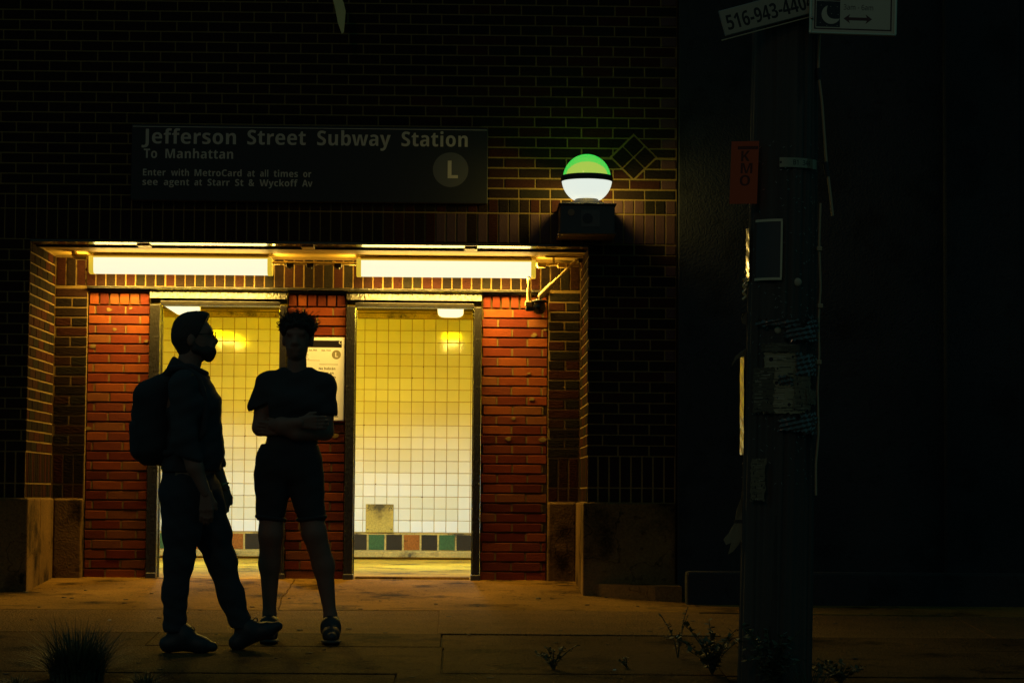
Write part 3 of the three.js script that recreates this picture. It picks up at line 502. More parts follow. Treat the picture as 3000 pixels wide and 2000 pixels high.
{
  const t = canvasTex(512, 90, (x, w, h) => { x.fillStyle = '#8d8468'; x.fillRect(0, 0, w, h); x.fillStyle = '#6f5a3c'; x.fillRect(330, 0, 90, h); x.fillStyle = '#14120f'; x.beginPath(); x.arc(14, 45, 12, 0, 7); x.fill(); x.font = 'bold 62px monospace'; x.fillText('B1', 150, 66); x.fillText('344', 265, 66); });
  const a = onPole('pole_tag', 'metal tag strip stamped B1 344 nailed around the pole', 'tag', wrap(0.42, 0.215, 2.158, 2.204, 0.004), new THREE.MeshStandardMaterial({ map: t, roughness: 0.5, metalness: 0.3 }), 2.158);
  const f = canvasTex(256, 640, (x, w, h) => { x.fillStyle = '#b4471d'; x.fillRect(0, 0, w, h); x.fillStyle = '#5a2413'; x.fillRect(60, 50, 190, 34); x.font = 'bold 150px sans-serif'; for (const [s, y] of [['K', 205], ['M', 330], ['O', 455]]) x.fillText(s, 80, y); });
  const fl = onPole('flyer', 'orange paper flyer with blocky lettering on the pole side', 'flyer', (() => { const g = new THREE.PlaneGeometry(0.135, 0.30, 6, 10), p = g.attributes.position; for (let i = 0; i < p.count; i++) p.setZ(i, 0.012 * Math.sin(p.getX(i) * 18) + 0.006 * p.getY(i)); g.computeVertexNormals(); return g.rotateZ(-0.035).rotateY(-0.25).translate(1.345, 2.134, 5.34); })(), new THREE.MeshStandardMaterial({ map: f, roughness: 0.85 }), 1.98);
  const pd = thing('flyer', 'dark flyer in a thin pale tape border on the pole', 'flyer', [poleX(1.62), 1.62, PZ]);
  const edgeTape = new THREE.MeshPhysicalMaterial({ color: C(0.55, 0.40, 0.18), roughness: 0.25, clearcoat: 1, clearcoatRoughness: 0.06 });
  const tp = mat([0.55, 0.43, 0.24], 0.35), sub = (g) => g.translate(-poleX(1.62), -1.62, -PZ);
  obj('sheet', sub(wrap(-0.50, 0.125, 1.625, 1.90, 0.003)), mat([0.05, 0.04, 0.035], 0.6), pd);
  obj('tape', sub(wrap(-0.50, 0.135, 1.898, 1.910, 0.005)), tp, pd); obj('tape', sub(wrap(-0.50, 0.135, 1.618, 1.630, 0.005)), tp, pd);
  obj('tape', sub(wrap(-0.12, 0.009, 1.63, 1.898, 0.005)), tp, pd); obj('tape', sub(flapStrip(1.372, 1.62, 1.875, PZ + 0.055, 0.06)), edgeTape, pd);
}
{ // torn bills and packing tape
  const bill = (seedText, base) => canvasTex(384, 512, (x, w, h) => { x.fillStyle = base; x.fillRect(0, 0, w, h); for (let i = 0; i < 70; i++) { x.fillStyle = ['#2a2219', '#3b2f22', '#6a5a44', '#b3a182'][Math.floor(rnd() * 4)]; const y = rnd() * h; x.fillRect(rnd() * w * 0.7, y, 20 + rnd() * 160, 2 + rnd() * 7); } for (let i = 0; i < 14; i++) { x.fillStyle = '#241c14'; x.beginPath(); x.arc(rnd() * w, rnd() * h, 3 + rnd() * 16, 0, 7); x.fill(); } });
  const paper = [bill(1, '#9a8560'), bill(2, '#7d6a4c'), bill(3, '#5f5038')].map((t) => new THREE.MeshStandardMaterial({ map: t, roughness: 0.7, bumpMap: brushBump, bumpScale: 0.004 }));
  const bills = [[0.05, 0.20, 0.985, 1.275, 0, 'large weathered paper bill pasted over older layers on the pole'], [0.55, 0.10, 1.0, 1.19, 1, 'narrow torn bill overlapping the large pasted bill'], [-0.55, 0.10, 0.99, 1.20, 2, 'brown faded bill beside the long tape edge'], [-0.1, 0.17, 1.275, 1.315, 2, 'torn top strip of an older bill above the large bill'], [0.85, 0.07, 1.03, 1.10, 1, 'small curled scrap of paper at the right of the bills'], [-0.62, 0.07, 0.57, 0.77, 1, 'small pale bill below the long tape edge']];
  bills.forEach(([a, w, y0, y1, k, l], i) => onPole('paper_bill', l, 'paper', wrap(a, w, y0, y1, 0.004 + i * 0.002, 0.006, 16, 18), paper[k], y0, 'bills on the pole'));
  const film = new THREE.MeshPhysicalMaterial({ color: C(0.07, 0.055, 0.04), roughness: 0.2, clearcoat: 0.5, clearcoatRoughness: 0.1 });
  const tapes = [[0.70, 0.13, 1.17, 1.27], [0.35, 0.16, 0.90, 0.965], [0.8, 0.12, 0.89, 0.99], [0.55, 0.18, 1.33, 1.40], [0.95, 0.10, 1.36, 1.45], [-0.2, 0.2, 1.40, 1.43], [0.25, 0.09, 1.34, 1.37], [0.05, 0.06, 1.12, 1.16]];
  tapes.forEach(([a, w, y0, y1], i) => onPole('packing_tape', ['crumpled clear tape over the right edge of the bills', 'clear tape stuck below the large bill', 'wrinkled tape at the lower right of the bills', 'band of shiny tape above the bills', 'bunched tape high at the right of the bills', 'long thin tape line above the bills', 'short tape scrap above the large bill', 'shiny tape patch in the middle of the large bill'][i], 'tape', crumple(wrap(a, w, y0, y1, 0.012, 0.008, 22, 14), 0.007), film, y0, 'tape on the pole'));
  const edge = new THREE.MeshPhysicalMaterial({ color: C(0.55, 0.38, 0.14), roughness: 0.3, clearcoat: 1, clearcoatRoughness: 0.06 });
  const s = onPole('tape_edge', 'long upright strip of pale tape standing off the pole edge', 'tape', flapStrip(1.350, 0.79, 1.262, PZ + 0.02), edge, 0.79);
  // ragged remains of bills on the station side of the pole
  const rag = (pts, m, label, name = 'torn_paper') => { const y = Math.min(...pts.map((q) => q[1])), sh = new THREE.Shape(pts.map((q) => new THREE.Vector2(q[0], q[1]))), g0 = new THREE.ExtrudeGeometry(sh, { depth: 0.003, bevelEnabled: false }); return onPole(name, label, 'paper', crumple(g0.translate(0, 0, PZ + 0.02), 0.004), m, y, 'torn paper on the pole'); };
  rag([[1.375, 1.41], [1.385, 1.45], [1.37, 1.475], [1.352, 1.468], [1.345, 1.44], [1.352, 1.42]], paper[2], 'loose paper flap at the pole edge above the tape line');
  rag([[1.395, 1.255], [1.37, 1.30], [1.345, 1.285], [1.318, 1.262], [1.30, 1.22], [1.303, 1.216], [1.325, 1.25], [1.36, 1.262]], paper[2], 'curling paper strip at the top of the tall tape edge');
  rag([[1.352, 0.63], [1.346, 0.58], [1.325, 0.53], [1.318, 0.47], [1.29, 0.42], [1.262, 0.385], [1.275, 0.36], [1.30, 0.37], [1.285, 0.315], [1.31, 0.33], [1.335, 0.36], [1.362, 0.40], [1.365, 0.46], [1.35, 0.52], [1.362, 0.57]], paper[1], 'ragged brown paper hanging low on the pole');
  rag([[1.405, 0.60], [1.425, 0.62], [1.435, 0.57], [1.44, 0.535], [1.42, 0.53], [1.412, 0.57]], paper[0], 'small torn flap beside the pale bill');
  for (const [x, y, k] of [[1.372, 1.60, 6], [1.36, 1.535, 7], [1.362, 0.345, 6]]) { const pts = []; for (let i = 0; i < k; i++) pts.push([x + (i % 2 ? 0.007 : -0.006) + rr(-0.003, 0.003), y + i * 0.017]); onPole('tape_curl', ['twisted tape curl below the dark flyer', 'knotted tape curl under the twisted one', 'tape curl below the ragged brown paper'][used.get('tape_curl') || 0], 'tape', tube(pts.map((q) => [q[0], q[1], PZ + 0.02]), 0.007, 30, 6), edge, y, 'tape on the pole'); }
}
function crumple(g, a) { const p = g.attributes.position; for (let i = 0; i < p.count; i++) { const x = p.getX(i), y = p.getY(i), k = a * (Math.sin(x * 190 + y * 83) + Math.sin(y * 271 - x * 60) + 0.7 * Math.sin(y * 520 + x * 310)) * 0.5; p.setZ(i, p.getZ(i) + k); } g.computeVertexNormals(); return g; }
{ // cables down the right side
  const o = thing('service_cable', 'thin cable clipped in loops down the right side of the pole', 'cable', [poleX(1.0) + 0.16, 0.4, PZ]);
  const b = [poleX(1.0) + 0.16, 0.4, PZ], P = (l) => l.map((q) => [q[0] - b[0], q[1] - b[1], 0.06]);
  const cm = mat([0.34, 0.24, 0.12], 0.55);
  obj('upper_cable', tube(P([[1.722, 2.95], [1.718, 2.82], [1.712, 2.64], [1.729, 2.49], [1.75, 2.21], [1.768, 2.06], [1.781, 1.94]]), 0.007, 60, 8), cm, o);
  obj('lower_cable', tube(P([[1.722, 2.0], [1.716, 1.80], [1.722, 1.6], [1.712, 1.42], [1.716, 1.28], [1.708, 1.1], [1.712, 0.9], [1.700, 0.75], [1.70, 0.6]]), 0.006, 60, 8), cm, o);
  for (const [x, y] of [[1.716, 1.78], [1.72, 1.505], [1.713, 1.235]]) obj('clip', rbox(0.026, 0.022, 0.03, 0.004, x - b[0], y - b[1], 0.06), cm, o);
  obj('sleeve', rod([1.711 - b[0], 2.655 - b[1], 0.06], [1.715 - b[0], 2.60 - b[1], 0.06], 0.012), M.blackMatte, o); obj('sleeve', [rod([1.745 - b[0], 2.20 - b[1], 0.06], [1.756 - b[0], 2.13 - b[1], 0.06], 0.012)], M.blackMatte, o);
}
{ // parking sign on its bracket
  const W = 0.416, H = 0.50, o = thing('parking_sign', 'white night parking sign with moon panel and double arrow fixed to the pole', 'sign', [1.85, 2.785, 5.43]); o.rotation.z = -0.02;
  obj('plate', rbox(W, H, 0.006, 0.003, 0, H / 2, 0), mat([0.4, 0.36, 0.3], 0.5), o);
  const t = canvasTex(832, 1000, (x, w, h) => {
    x.fillStyle = '#b9a98c'; x.fillRect(0, 0, w, h); x.strokeStyle = '#3d1710'; x.lineWidth = 14; x.strokeRect(34, 34, w - 68, h - 68);
    x.fillStyle = '#0c1012'; x.fillRect(48, 690, 238, 258); x.fillStyle = '#3d1710'; x.fillRect(48, 660, 238, 24);
    x.fillStyle = '#b9a98c'; x.beginPath(); x.arc(196, 822, 96, -1.95, 0.42, true); x.quadraticCurveTo(120, 890, 160, 734); x.fill();
    for (const [a, b] of [[90, 730], [186, 740], [252, 742], [196, 812], [262, 818], [246, 868], [84, 905], [150, 936], [254, 930]]) x.fillRect(a, b, 9, 5);
    x.fillStyle = '#2a1410'; fit(x, '3am - 6am', 318, 770, 304, 52, 'normal');
    x.fillStyle = '#4a1a12'; x.beginPath(); for (const [a, b] of [[322, 860], [388, 812], [374, 845], [556, 845], [542, 812], [608, 860], [542, 908], [556, 876], [374, 876], [388, 908]]) x.lineTo(a, b); x.closePath(); x.fill();
  });
  obj('print', new THREE.PlaneGeometry(W - 0.02, H - 0.02).translate(0, H / 2, 0.0042), new THREE.MeshStandardMaterial({ map: t, roughness: 0.55 }), o);
  const rim = []; for (const [x, y] of [[-1, 0], [-1, 1], [1, 1], [1, 0]]) rim.push([x * (W / 2 - 0.006), y ? H - 0.006 : 0.006, 0.004]);
  obj('rim', tube([[-0.202, 0.02, 0.004], [-0.202, 0.48, 0.004], [-0.19, 0.494, 0.004], [0.19, 0.494, 0.004], [0.202, 0.48, 0.004], [0.202, 0.02, 0.004], [0.19, 0.006, 0.004], [-0.19, 0.006, 0.004]], 0.0075, 120, 8, true), mat([0.55, 0.45, 0.3], 0.3, { metalness: 0.5 }), o);
  obj('bolt', new THREE.SphereGeometry(0.008, 10, 8).translate(-0.197, 0.075, 0.01), M.metal, o);
  obj('bracket', rbox(0.22, 0.04, 0.012, 0.003, -0.14, 0.36, -0.012), M.steelDark, o);
}
{ // slanted board with a telephone number
  const W = 0.47, H = 0.125, o = thing('phone_board', 'slanted board with a painted telephone number nailed high on the pole', 'sign', [1.455, 2.90, 5.405]); o.rotation.z = 0.272;
  obj('board', rbox(W, H, 0.012, 0.003, 0, 0, 0), mat([0.25, 0.23, 0.2], 0.7), o);
  const t = canvasTex(940, 250, (x, w, h) => { x.fillStyle = '#9a8a70'; x.fillRect(0, 0, w, h); x.fillStyle = '#16130f'; fit(x, '516-943-4404', 34, 208, 880, 150, 'bold'); x.fillStyle = '#9a8a70'; x.fillRect(0, h - 12, w, 3); });
  obj('lettering', new THREE.PlaneGeometry(W - 0.006, H - 0.006).translate(0, 0, 0.0075), new THREE.MeshStandardMaterial({ map: t, roughness: 0.7 }), o);
  obj('lower_rail', rbox(W + 0.02, 0.006, 0.006, 0.002, -0.012, -H / 2 - 0.014, -0.002), mat([0.4, 0.3, 0.16], 0.5), o);
}

// ---------------------------------------------------------------- weeds
function blade(x, z, h, lean, dir, w) { const pos = [], n = 5, dx = Math.cos(dir), dz = Math.sin(dir); const P = (t) => [x + dx * lean * t * t, h * t * (1 - 0.25 * lean * t / (h + 0.01)), z + dz * lean * t * t]; for (let i = 0; i < n; i++) { const a = P(i / n), b = P((i + 1) / n), wa = w * (1 - i / n), wb = w * (1 - (i + 1) / n), q = (p, k) => [p[0] - dz * k, p[1], p[2] + dx * k]; const [A, B, c, d] = [q(a, -wa), q(a, wa), q(b, wb), q(b, -wb)]; pos.push(...A, ...B, ...c, ...A, ...c, ...d); } return pos; }
const fromPos = (pos) => { const g = new THREE.BufferGeometry(); g.setAttribute('position', new THREE.Float32BufferAttribute(pos, 3)); g.computeVertexNormals(); return g; };
const leafMat = new THREE.MeshPhysicalMaterial({ color: C(0.045, 0.06, 0.02), roughness: 0.7, transmission: 0.3, thickness: 0, side: THREE.DoubleSide }), stemMat = mat([0.05, 0.05, 0.02], 0.8);
function tuft(label, x, z, n, h, spread, w = 0.004) { const pos = []; for (let i = 0; i < n; i++) { const d = rnd() * 6.283, r = Math.sqrt(rnd()) * spread * 0.35, k = rr(0.5, 1); pos.push(...blade(Math.cos(d) * r, Math.sin(d) * r, h * k * rr(0.6, 1), rr(0.05, 1) * spread * (1.2 - 0.5 * k), d + rr(-0.5, 0.5), w * rr(0.6, 1.2))); } const o = obj('grass_tuft', fromPos(pos), leafMat); o.position.set(x, groundY(z) - 0.01, z); return tag(o, label, 'grass', 'grass tufts in the pavement'); }
tuft('dense spiky tuft of grass on the pavement edge before the bearded man', -1.80, 5.24, 900, 0.37, 0.36, 0.005);
tuft('low straggling grass beside the dense spiky tuft', -1.46, 5.36, 90, 0.10, 0.16);
tuft('thin grass along the pavement edge behind the spiky tuft', -2.05, 5.40, 110, 0.07, 0.22);
function weed(label, x, z, n, h, spread, leaf) {
  const o = thing('weed', label, 'plant', [x, groundY(z) - 0.005, z], 'weeds at the pole'), lp = [], st = [];
  for (let i = 0; i < n; i++) {
    const d = rnd() * 6.283, hh = h * rr(0.45, 1), ln = spread * rr(0.3, 1), P = (t) => [Math.cos(d) * ln * t * (0.4 + 0.6 * t), hh * t * (1 - 0.2 * t), Math.sin(d) * ln * t * (0.4 + 0.6 * t)];
    st.push(tube([P(0), P(0.35), P(0.7), P(1)], 0.0022, 8, 5));
    for (let k = 0; k < 14; k++) { const c = P(rr(0.2, 1)), a = rnd() * 6.283, e = rr(-0.5, 0.9), s = leaf * rr(0.5, 1), u = [Math.cos(a) * Math.cos(e) * s, Math.sin(e) * s, Math.sin(a) * Math.cos(e) * s], v = [-Math.sin(a) * s * 0.32, 0.1 * s, Math.cos(a) * s * 0.32], q = (f, g) => c.map((w, i2) => w + u[i2] * f + v[i2] * g); lp.push(...q(0, 0), ...q(0.5, 1), ...q(1, 0), ...q(0, 0), ...q(1, 0), ...q(0.5, -1)); }
  }
  obj('stems', st, stemMat, o); const l = obj('leaves', fromPos(lp), leafMat, o); l.userData.kind = 'stuff'; return o;
}
weed('dark branching weed alone in the pavement joint', 0.47, 4.80, 9, 0.17, 0.13, 0.03);
weed('tiny dark weed sprout on the bare pavement near the branching weed', 0.84, 4.72, 4, 0.08, 0.05, 0.022);
weed('leafy weeds spilling from the station side of the pole foot', 1.24, 4.95, 26, 0.34, 0.22, 0.042);
weed('tall thin weed with small leaves rising by the pavement joint', 1.13, 4.3, 5, 0.34, 0.12, 0.03);
weed('leafy weeds in front of the pole foot', 1.46, 5.44, 24, 0.40, 0.20, 0.045);
weed('low weeds at the far side of the pole foot', 1.83, 5.2, 12, 0.16, 0.18, 0.04);
tuft('flattened grass stalks beside the pole foot', 1.64, 5.44, 60, 0.25, 0.25, 0.003);
{ // trodden gum on the pavement
  const gum = []; for (let i = 0; i < 120; i++) { const z = rr(0.6, 5.4), x = rr(-3.2, 3.2), r = rr(0.008, 0.02); gum.push(new THREE.CylinderGeometry(r * 0.9, r, 0.003, 9).scale(1, 1, rr(0.7, 1.2)).translate(x, groundY(z) + 0.003, z)); }
  const o = obj('gum_spots', gum, mat([0.03, 0.024, 0.02], 0.8)); tag(o, 'dark trodden gum spots scattered over the pavement', 'gum', null, 'stuff');
}
{ // bits of litter and broken glass that catch the light
  const shard = (x, z, s, label) => { const pts = [[0, 0], [s, 0.2 * s], [0.9 * s, 0.7 * s], [0.2 * s, 0.6 * s]]; const g = new THREE.ExtrudeGeometry(new THREE.Shape(pts.map((p) => new THREE.Vector2(...p))), { depth: 0.003, bevelEnabled: false }).rotateX(-1.1); const o = obj('litter', g, mat([0.55, 0.5, 0.4], 0.15)); o.position.set(x, groundY(z) + 0.003, z); return tag(o, label, 'litter', 'scraps of litter'); };
  shard(0.76, 4.84, 0.018, 'shiny scrap of foil between the two small weeds'); shard(-2.02, 2.75, 0.02, 'tiny pale scrap beside the bearded man'); shard(1.2, 3.4, 0.03, 'scrap near the tall thin weed');
}
// ---------------------------------------------------------------- people: distance fields meshed with surface nets
const len3 = Math.hypot;
const rc = (a, b, ra, rb, zs = 1) => { const ab = [b[0] - a[0], b[1] - a[1], b[2] - a[2]], L = ab[0] * ab[0] + ab[1] * ab[1] + ab[2] * ab[2] + 1e-9; return (x, y, z) => { const px = x - a[0], py = y - a[1], pz = z - a[2]; let h = (px * ab[0] + py * ab[1] + pz * ab[2]) / L; h = h < 0 ? 0 : h > 1 ? 1 : h; const dx = px - ab[0] * h, dy = py - ab[1] * h, dz = (pz - ab[2] * h) / zs; return Math.sqrt(dx * dx + dy * dy + dz * dz) - (ra + (rb - ra) * h); }; };
const ell = (c, r) => (x, y, z) => { const a = (x - c[0]) / r[0], b = (y - c[1]) / r[1], d = (z - c[2]) / r[2], k = Math.sqrt(a * a + b * b + d * d), q = Math.sqrt((a / r[0]) ** 2 + (b / r[1]) ** 2 + (d / r[2]) ** 2) + 1e-9; return k * (k - 1) / q; };
const blend = (k, ...fs) => (x, y, z) => { let d = fs[0](x, y, z); for (let i = 1; i < fs.length; i++) { const e = fs[i](x, y, z), h = Math.max(k - Math.abs(d - e), 0) / k; d = Math.min(d, e) - h * h * k * 0.25; } return d; };
const cut = (f, g) => (x, y, z) => Math.max(f(x, y, z), g(x, y, z));
const ripple = (f, a, k1, k2) => (x, y, z) => f(x, y, z) + a * (Math.sin(y * k1 + x * 17 + z * 11) * 0.6 + Math.sin(y * k2 - x * 31 + z * 23) * 0.4);
function net(f, lo, hi, c) {
  const n = [0, 1, 2].map((i) => Math.ceil((hi[i] - lo[i]) / c) + 1), [nx, ny, nz] = n, F = new Float32Array(nx * ny * nz);
  for (let k = 0, q = 0; k < nz; k++) for (let j = 0; j < ny; j++) for (let i = 0; i < nx; i++) F[q++] = f(lo[0] + i * c, lo[1] + j * c, lo[2] + k * c);
  const id = new Int32Array(nx * ny * nz).fill(-1), pos = [], idx = [], S = [1, nx, nx * ny];
  for (let k = 0; k < nz - 1; k++) for (let j = 0; j < ny - 1; j++) for (let i = 0; i < nx - 1; i++) {
    const q = i + j * nx + k * nx * ny; let m = 0; const v = [];
    for (let t = 0; t < 8; t++) { const w = F[q + (t & 1) + ((t >> 1) & 1) * nx + (t >> 2) * nx * ny]; v.push(w); if (w < 0) m |= 1 << t; }
    if (m === 0 || m === 255) continue;
    let sx = 0, sy = 0, sz = 0, cnt = 0;
    for (let t = 0; t < 8; t++) for (let b = 0; b < 3; b++) { if (t & (1 << b)) continue; const u = t | (1 << b); if ((v[t] < 0) === (v[u] < 0)) continue; const r = v[t] / (v[t] - v[u]), p = [t & 1, (t >> 1) & 1, t >> 2]; p[b] += r; sx += p[0]; sy += p[1]; sz += p[2]; cnt++; }
    id[q] = pos.length / 3; pos.push(lo[0] + (i + sx / cnt) * c, lo[1] + (j + sy / cnt) * c, lo[2] + (k + sz / cnt) * c);
  }
  for (let k = 1; k < nz - 1; k++) for (let j = 1; j < ny - 1; j++) for (let i = 1; i < nx - 1; i++) {
    const q = i + j * nx + k * nx * ny;
    for (let b = 0; b < 3; b++) { const s = F[q] < 0, e = F[q + S[b]] < 0; if (s === e) continue; const u = S[(b + 1) % 3], w = S[(b + 2) % 3], A = id[q], B = id[q - u], D = id[q - w], E = id[q - u - w]; if (A < 0 || B < 0 || D < 0 || E < 0) continue; if (s) idx.push(A, B, E, A, E, D); else idx.push(A, E, B, A, D, E); }
  }
  const g = new THREE.BufferGeometry(); g.setAttribute('position', new THREE.Float32BufferAttribute(pos, 3)); g.setIndex(idx); g.computeVertexNormals();
  const uv = new Float32Array(pos.length / 3 * 2); for (let i = 0; i < uv.length / 2; i++) { uv[2 * i] = pos[3 * i] + pos[3 * i + 2]; uv[2 * i + 1] = pos[3 * i + 1]; } g.setAttribute('uv', new THREE.BufferAttribute(uv, 2)); return g;
}
const mesh1 = (list) => { const g = mergeGeometries(list.map((q) => q)); return g; };
const un = (v) => { const l = len3(...v); return v.map((q) => q / l); }, add = (a, b, k = 1) => a.map((q, i) => q + b[i] * k);
// a hand: wrist, direction along it, direction to the thumb side, direction the fingers curl to
function handField(w, d, s, n, curl = 0.5) {
  const f = [], at = (a, b, c) => add(add(add(w, d, a), s, b), n, c);
  for (const b of [-0.027, -0.009, 0.009, 0.027]) f.push(rc(at(0.0, b * 0.55, 0), at(0.082, b, 0), 0.017, 0.0125));
  [[0.030, 0.020, 0.016, -0.028], [0.040, 0.026, 0.019, -0.0095], [0.044, 0.028, 0.020, 0.0095], [0.039, 0.024, 0.019, 0.028]].forEach(([a, b, c, o], i) => {
    let p = at(0.085, o, 0), an = curl * 0.4 + i * 0.03; for (const [k, L] of [a, b, c].entries()) { const q = add(add(p, d, Math.cos(an) * L), n, Math.sin(an) * L); f.push(rc(p, q, 0.0092 - k * 0.0007, 0.0088 - k * 0.0009)); p = q; an += curl * (0.7 + 0.15 * i); }
  });
  const t0 = at(0.02, 0.022, 0.004), t1 = at(0.052, 0.046, 0.012), t2 = at(0.082, 0.052, 0.018); f.push(rc(t0, t1, 0.014, 0.0105), rc(t1, t2, 0.0105, 0.009));
  return blend(0.007, ...f);
}
const handNet = (w, d, s, n, curl) => { const c = add(w, d, 0.09); return net(handField(w, un(d), un(s), un(n), curl), c.map((q) => q - 0.135), c.map((q) => q + 0.135), 0.0042); };
const skin = mat([0.19, 0.092, 0.058], 0.65), hairDark = mat([0.022, 0.016, 0.012], 0.75);
const cloth = (c, r = 0.9) => mat(c, r, { bumpMap: clothBump, bumpScale: 0.0015 });
function shoeField(heel, inst, ball, toe, h, wz) { return blend(0.03, rc(heel, ball, 0.038, 0.036, wz), rc(ball, toe, 0.034, 0.026, wz), rc(inst, ball, 0.046, 0.036, wz * 0.9), rc(heel, inst, 0.038, 0.046, wz * 0.9), rc(add(inst, [0, 0.02, 0]), h, 0.046, 0.048, wz * 0.9)); }

{ // ---- bearded man in profile
  const X0 = -1.36, Z0 = 4.1, G = -K * Z0, o = thing('person', 'bearded man in profile with glasses, long trousers and a backpack, heel resting on the pavement', 'person', [X0, G, Z0]);
  const torso = blend(0.07, rc([-0.055, 0.86, 0], [-0.04, 1.04, 0], 0.120, 0.118, 1.25), rc([-0.04, 1.04, 0], [-0.055, 1.27, 0], 0.118, 0.122, 1.35), rc([-0.055, 1.27, 0], [-0.075, 1.38, 0], 0.118, 0.075, 1.7), rc([-0.075, 1.385, -0.13], [-0.075, 1.385, 0.13], 0.058, 0.058));
  const neck = blend(0.04, rc([-0.078, 1.42, 0], [-0.040, 1.55, 0], 0.060, 0.052), rc([-0.085, 1.46, 0], [-0.058, 1.57, 0], 0.046, 0.047));
  const armR = blend(0.025, rc([-0.073, 1.352, 0.19], [-0.058, 1.085, 0.235], 0.054, 0.042), rc([-0.058, 1.085, 0.235], [0.0, 0.95, 0.235], 0.044, 0.041), rc([0.0, 0.95, 0.235], [0.058, 0.815, 0.225], 0.041, 0.027));
  const armL = blend(0.025, rc([-0.07, 1.352, -0.19], [0.026, 1.05, -0.225], 0.054, 0.042), rc([0.026, 1.05, -0.225], [0.108, 0.845, -0.205], 0.043, 0.027));
  const legR = blend(0.03, rc([-0.07, 0.80, 0.085], [-0.088, 0.455, 0.1], 0.088, 0.054), rc([-0.088, 0.455, 0.1], [-0.105, 0.31, 0.1], 0.054, 0.052), rc([-0.105, 0.31, 0.1], [-0.1, 0.10, 0.1], 0.05, 0.036));
  const legL = blend(0.03, rc([-0.005, 0.80, -0.085], [0.110, 0.46, -0.08], 0.088, 0.054), rc([0.110, 0.46, -0.08], [0.165, 0.285, -0.06], 0.054, 0.052), rc([0.165, 0.285, -0.06], [0.222, 0.115, -0.05], 0.05, 0.036));
  const body = blend(0.03, torso, neck, armR, armL, legR, legL);
  const head = blend(0.022, ell([-0.052, 1.660, 0], [0.097, 0.094, 0.074]), ell([-0.008, 1.605, 0], [0.062, 0.082, 0.060]), rc([-0.03, 1.565, 0], [0.030, 1.545, 0], 0.05, 0.034), rc([0.035, 1.668, -0.025], [0.035, 1.668, 0.025], 0.018, 0.018), rc([0.046, 1.645, 0], [0.069, 1.614, 0], 0.010, 0.0135), rc([0.046, 1.607, 0], [0.066, 1.608, 0], 0.014, 0.010, 1.3), rc([0.050, 1.586, -0.012], [0.050, 1.586, 0.012], 0.015, 0.015), rc([0.049, 1.573, -0.010], [0.049, 1.573, 0.010], 0.014, 0.014), ell([-0.052, 1.612, 0.074], [0.018, 0.031, 0.010]), ell([-0.052, 1.612, -0.074], [0.018, 0.031, 0.010]));
  obj('body', mesh1([net(body, [-0.3, 0.03, -0.34], [0.36, 1.60, 0.34], 0.011), net(blend(0.03, head, rc([-0.05, 1.52, 0], [-0.035, 1.58, 0], 0.052, 0.050)), [-0.19, 1.48, -0.13], [0.12, 1.79, 0.13], 0.0045), handNet([0.06, 0.815, 0.225], [0.03, -1, 0.0], [1, 0.05, 0.15], [-0.25, 0, -1], 0.45), handNet([0.108, 0.845, -0.205], [0.0, -1, 0.02], [0.9, 0.0, -0.4], [-0.4, 0, 0.9], 0.7)]), skin, o);
  // short hair with a raised front, and the beard
  const hairF = cut(blend(0.03, ell([-0.052, 1.668, 0], [0.106, 0.099, 0.081]), ell([0.004, 1.735, 0], [0.05, 0.030, 0.055]), rc([-0.085, 1.62, 0], [-0.060, 1.545, 0], 0.073, 0.054, 1.05)), (x, y, z) => { const face = (x - 0.024) * 0.93 - (y - 1.69) * 0.35, ear = x > -0.03 ? (1.60 - y) + (x + 0.03) * 2.2 : (1.528 - y) + Math.max(0, x + 0.075) * 1.3; return Math.max(face, ear); });
  obj('hair', net((x, y, z) => hairF(x, y, z) + 0.0012 * Math.sin(x * 310 + z * 90) * Math.sin(y * 280 + z * 200), [-0.19, 1.50, -0.12], [0.09, 1.79, 0.12], 0.0045), hairDark, o);
  const jaw = (s) => blend(0.012, rc([-0.040, 1.605, s * 0.062], [-0.025, 1.565, s * 0.056], 0.012, 0.019), rc([-0.025, 1.565, s * 0.056], [0.025, 1.548, s * 0.030], 0.022, 0.026));
  const beardF = blend(0.016, jaw(-1), jaw(1), rc([0.022, 1.560, 0], [0.044, 1.552, 0], 0.046, 0.032, 1.15), rc([0.034, 1.552, 0], [0.038, 1.528, 0], 0.040, 0.027, 1.15), rc([0.060, 1.594, -0.016], [0.060, 1.594, 0.016], 0.010, 0.010));
  obj('beard', net((x, y, z) => beardF(x, y, z) + 0.0012 * Math.sin(x * 330 + y * 120) * Math.sin(y * 300 + z * 260), [-0.09, 1.47, -0.1], [0.12, 1.66, 0.1], 0.0045), hairDark, o);
  const gl = []; for (const s of [-1, 1]) { gl.push(new THREE.TorusGeometry(0.022, 0.0022, 8, 24).scale(1.1, 0.85, 1).rotateY(Math.PI / 2).rotateY(-s * 0.15).translate(0.068, 1.643, s * 0.032), rod([0.066, 1.648, s * 0.056], [-0.055, 1.642, s * 0.078], 0.0022)); } gl.push(rod([0.072, 1.646, -0.01], [0.072, 1.646, 0.01], 0.002));
  obj('glasses', gl, mat([0.06, 0.05, 0.04], 0.15, { metalness: 0.6 }), o);
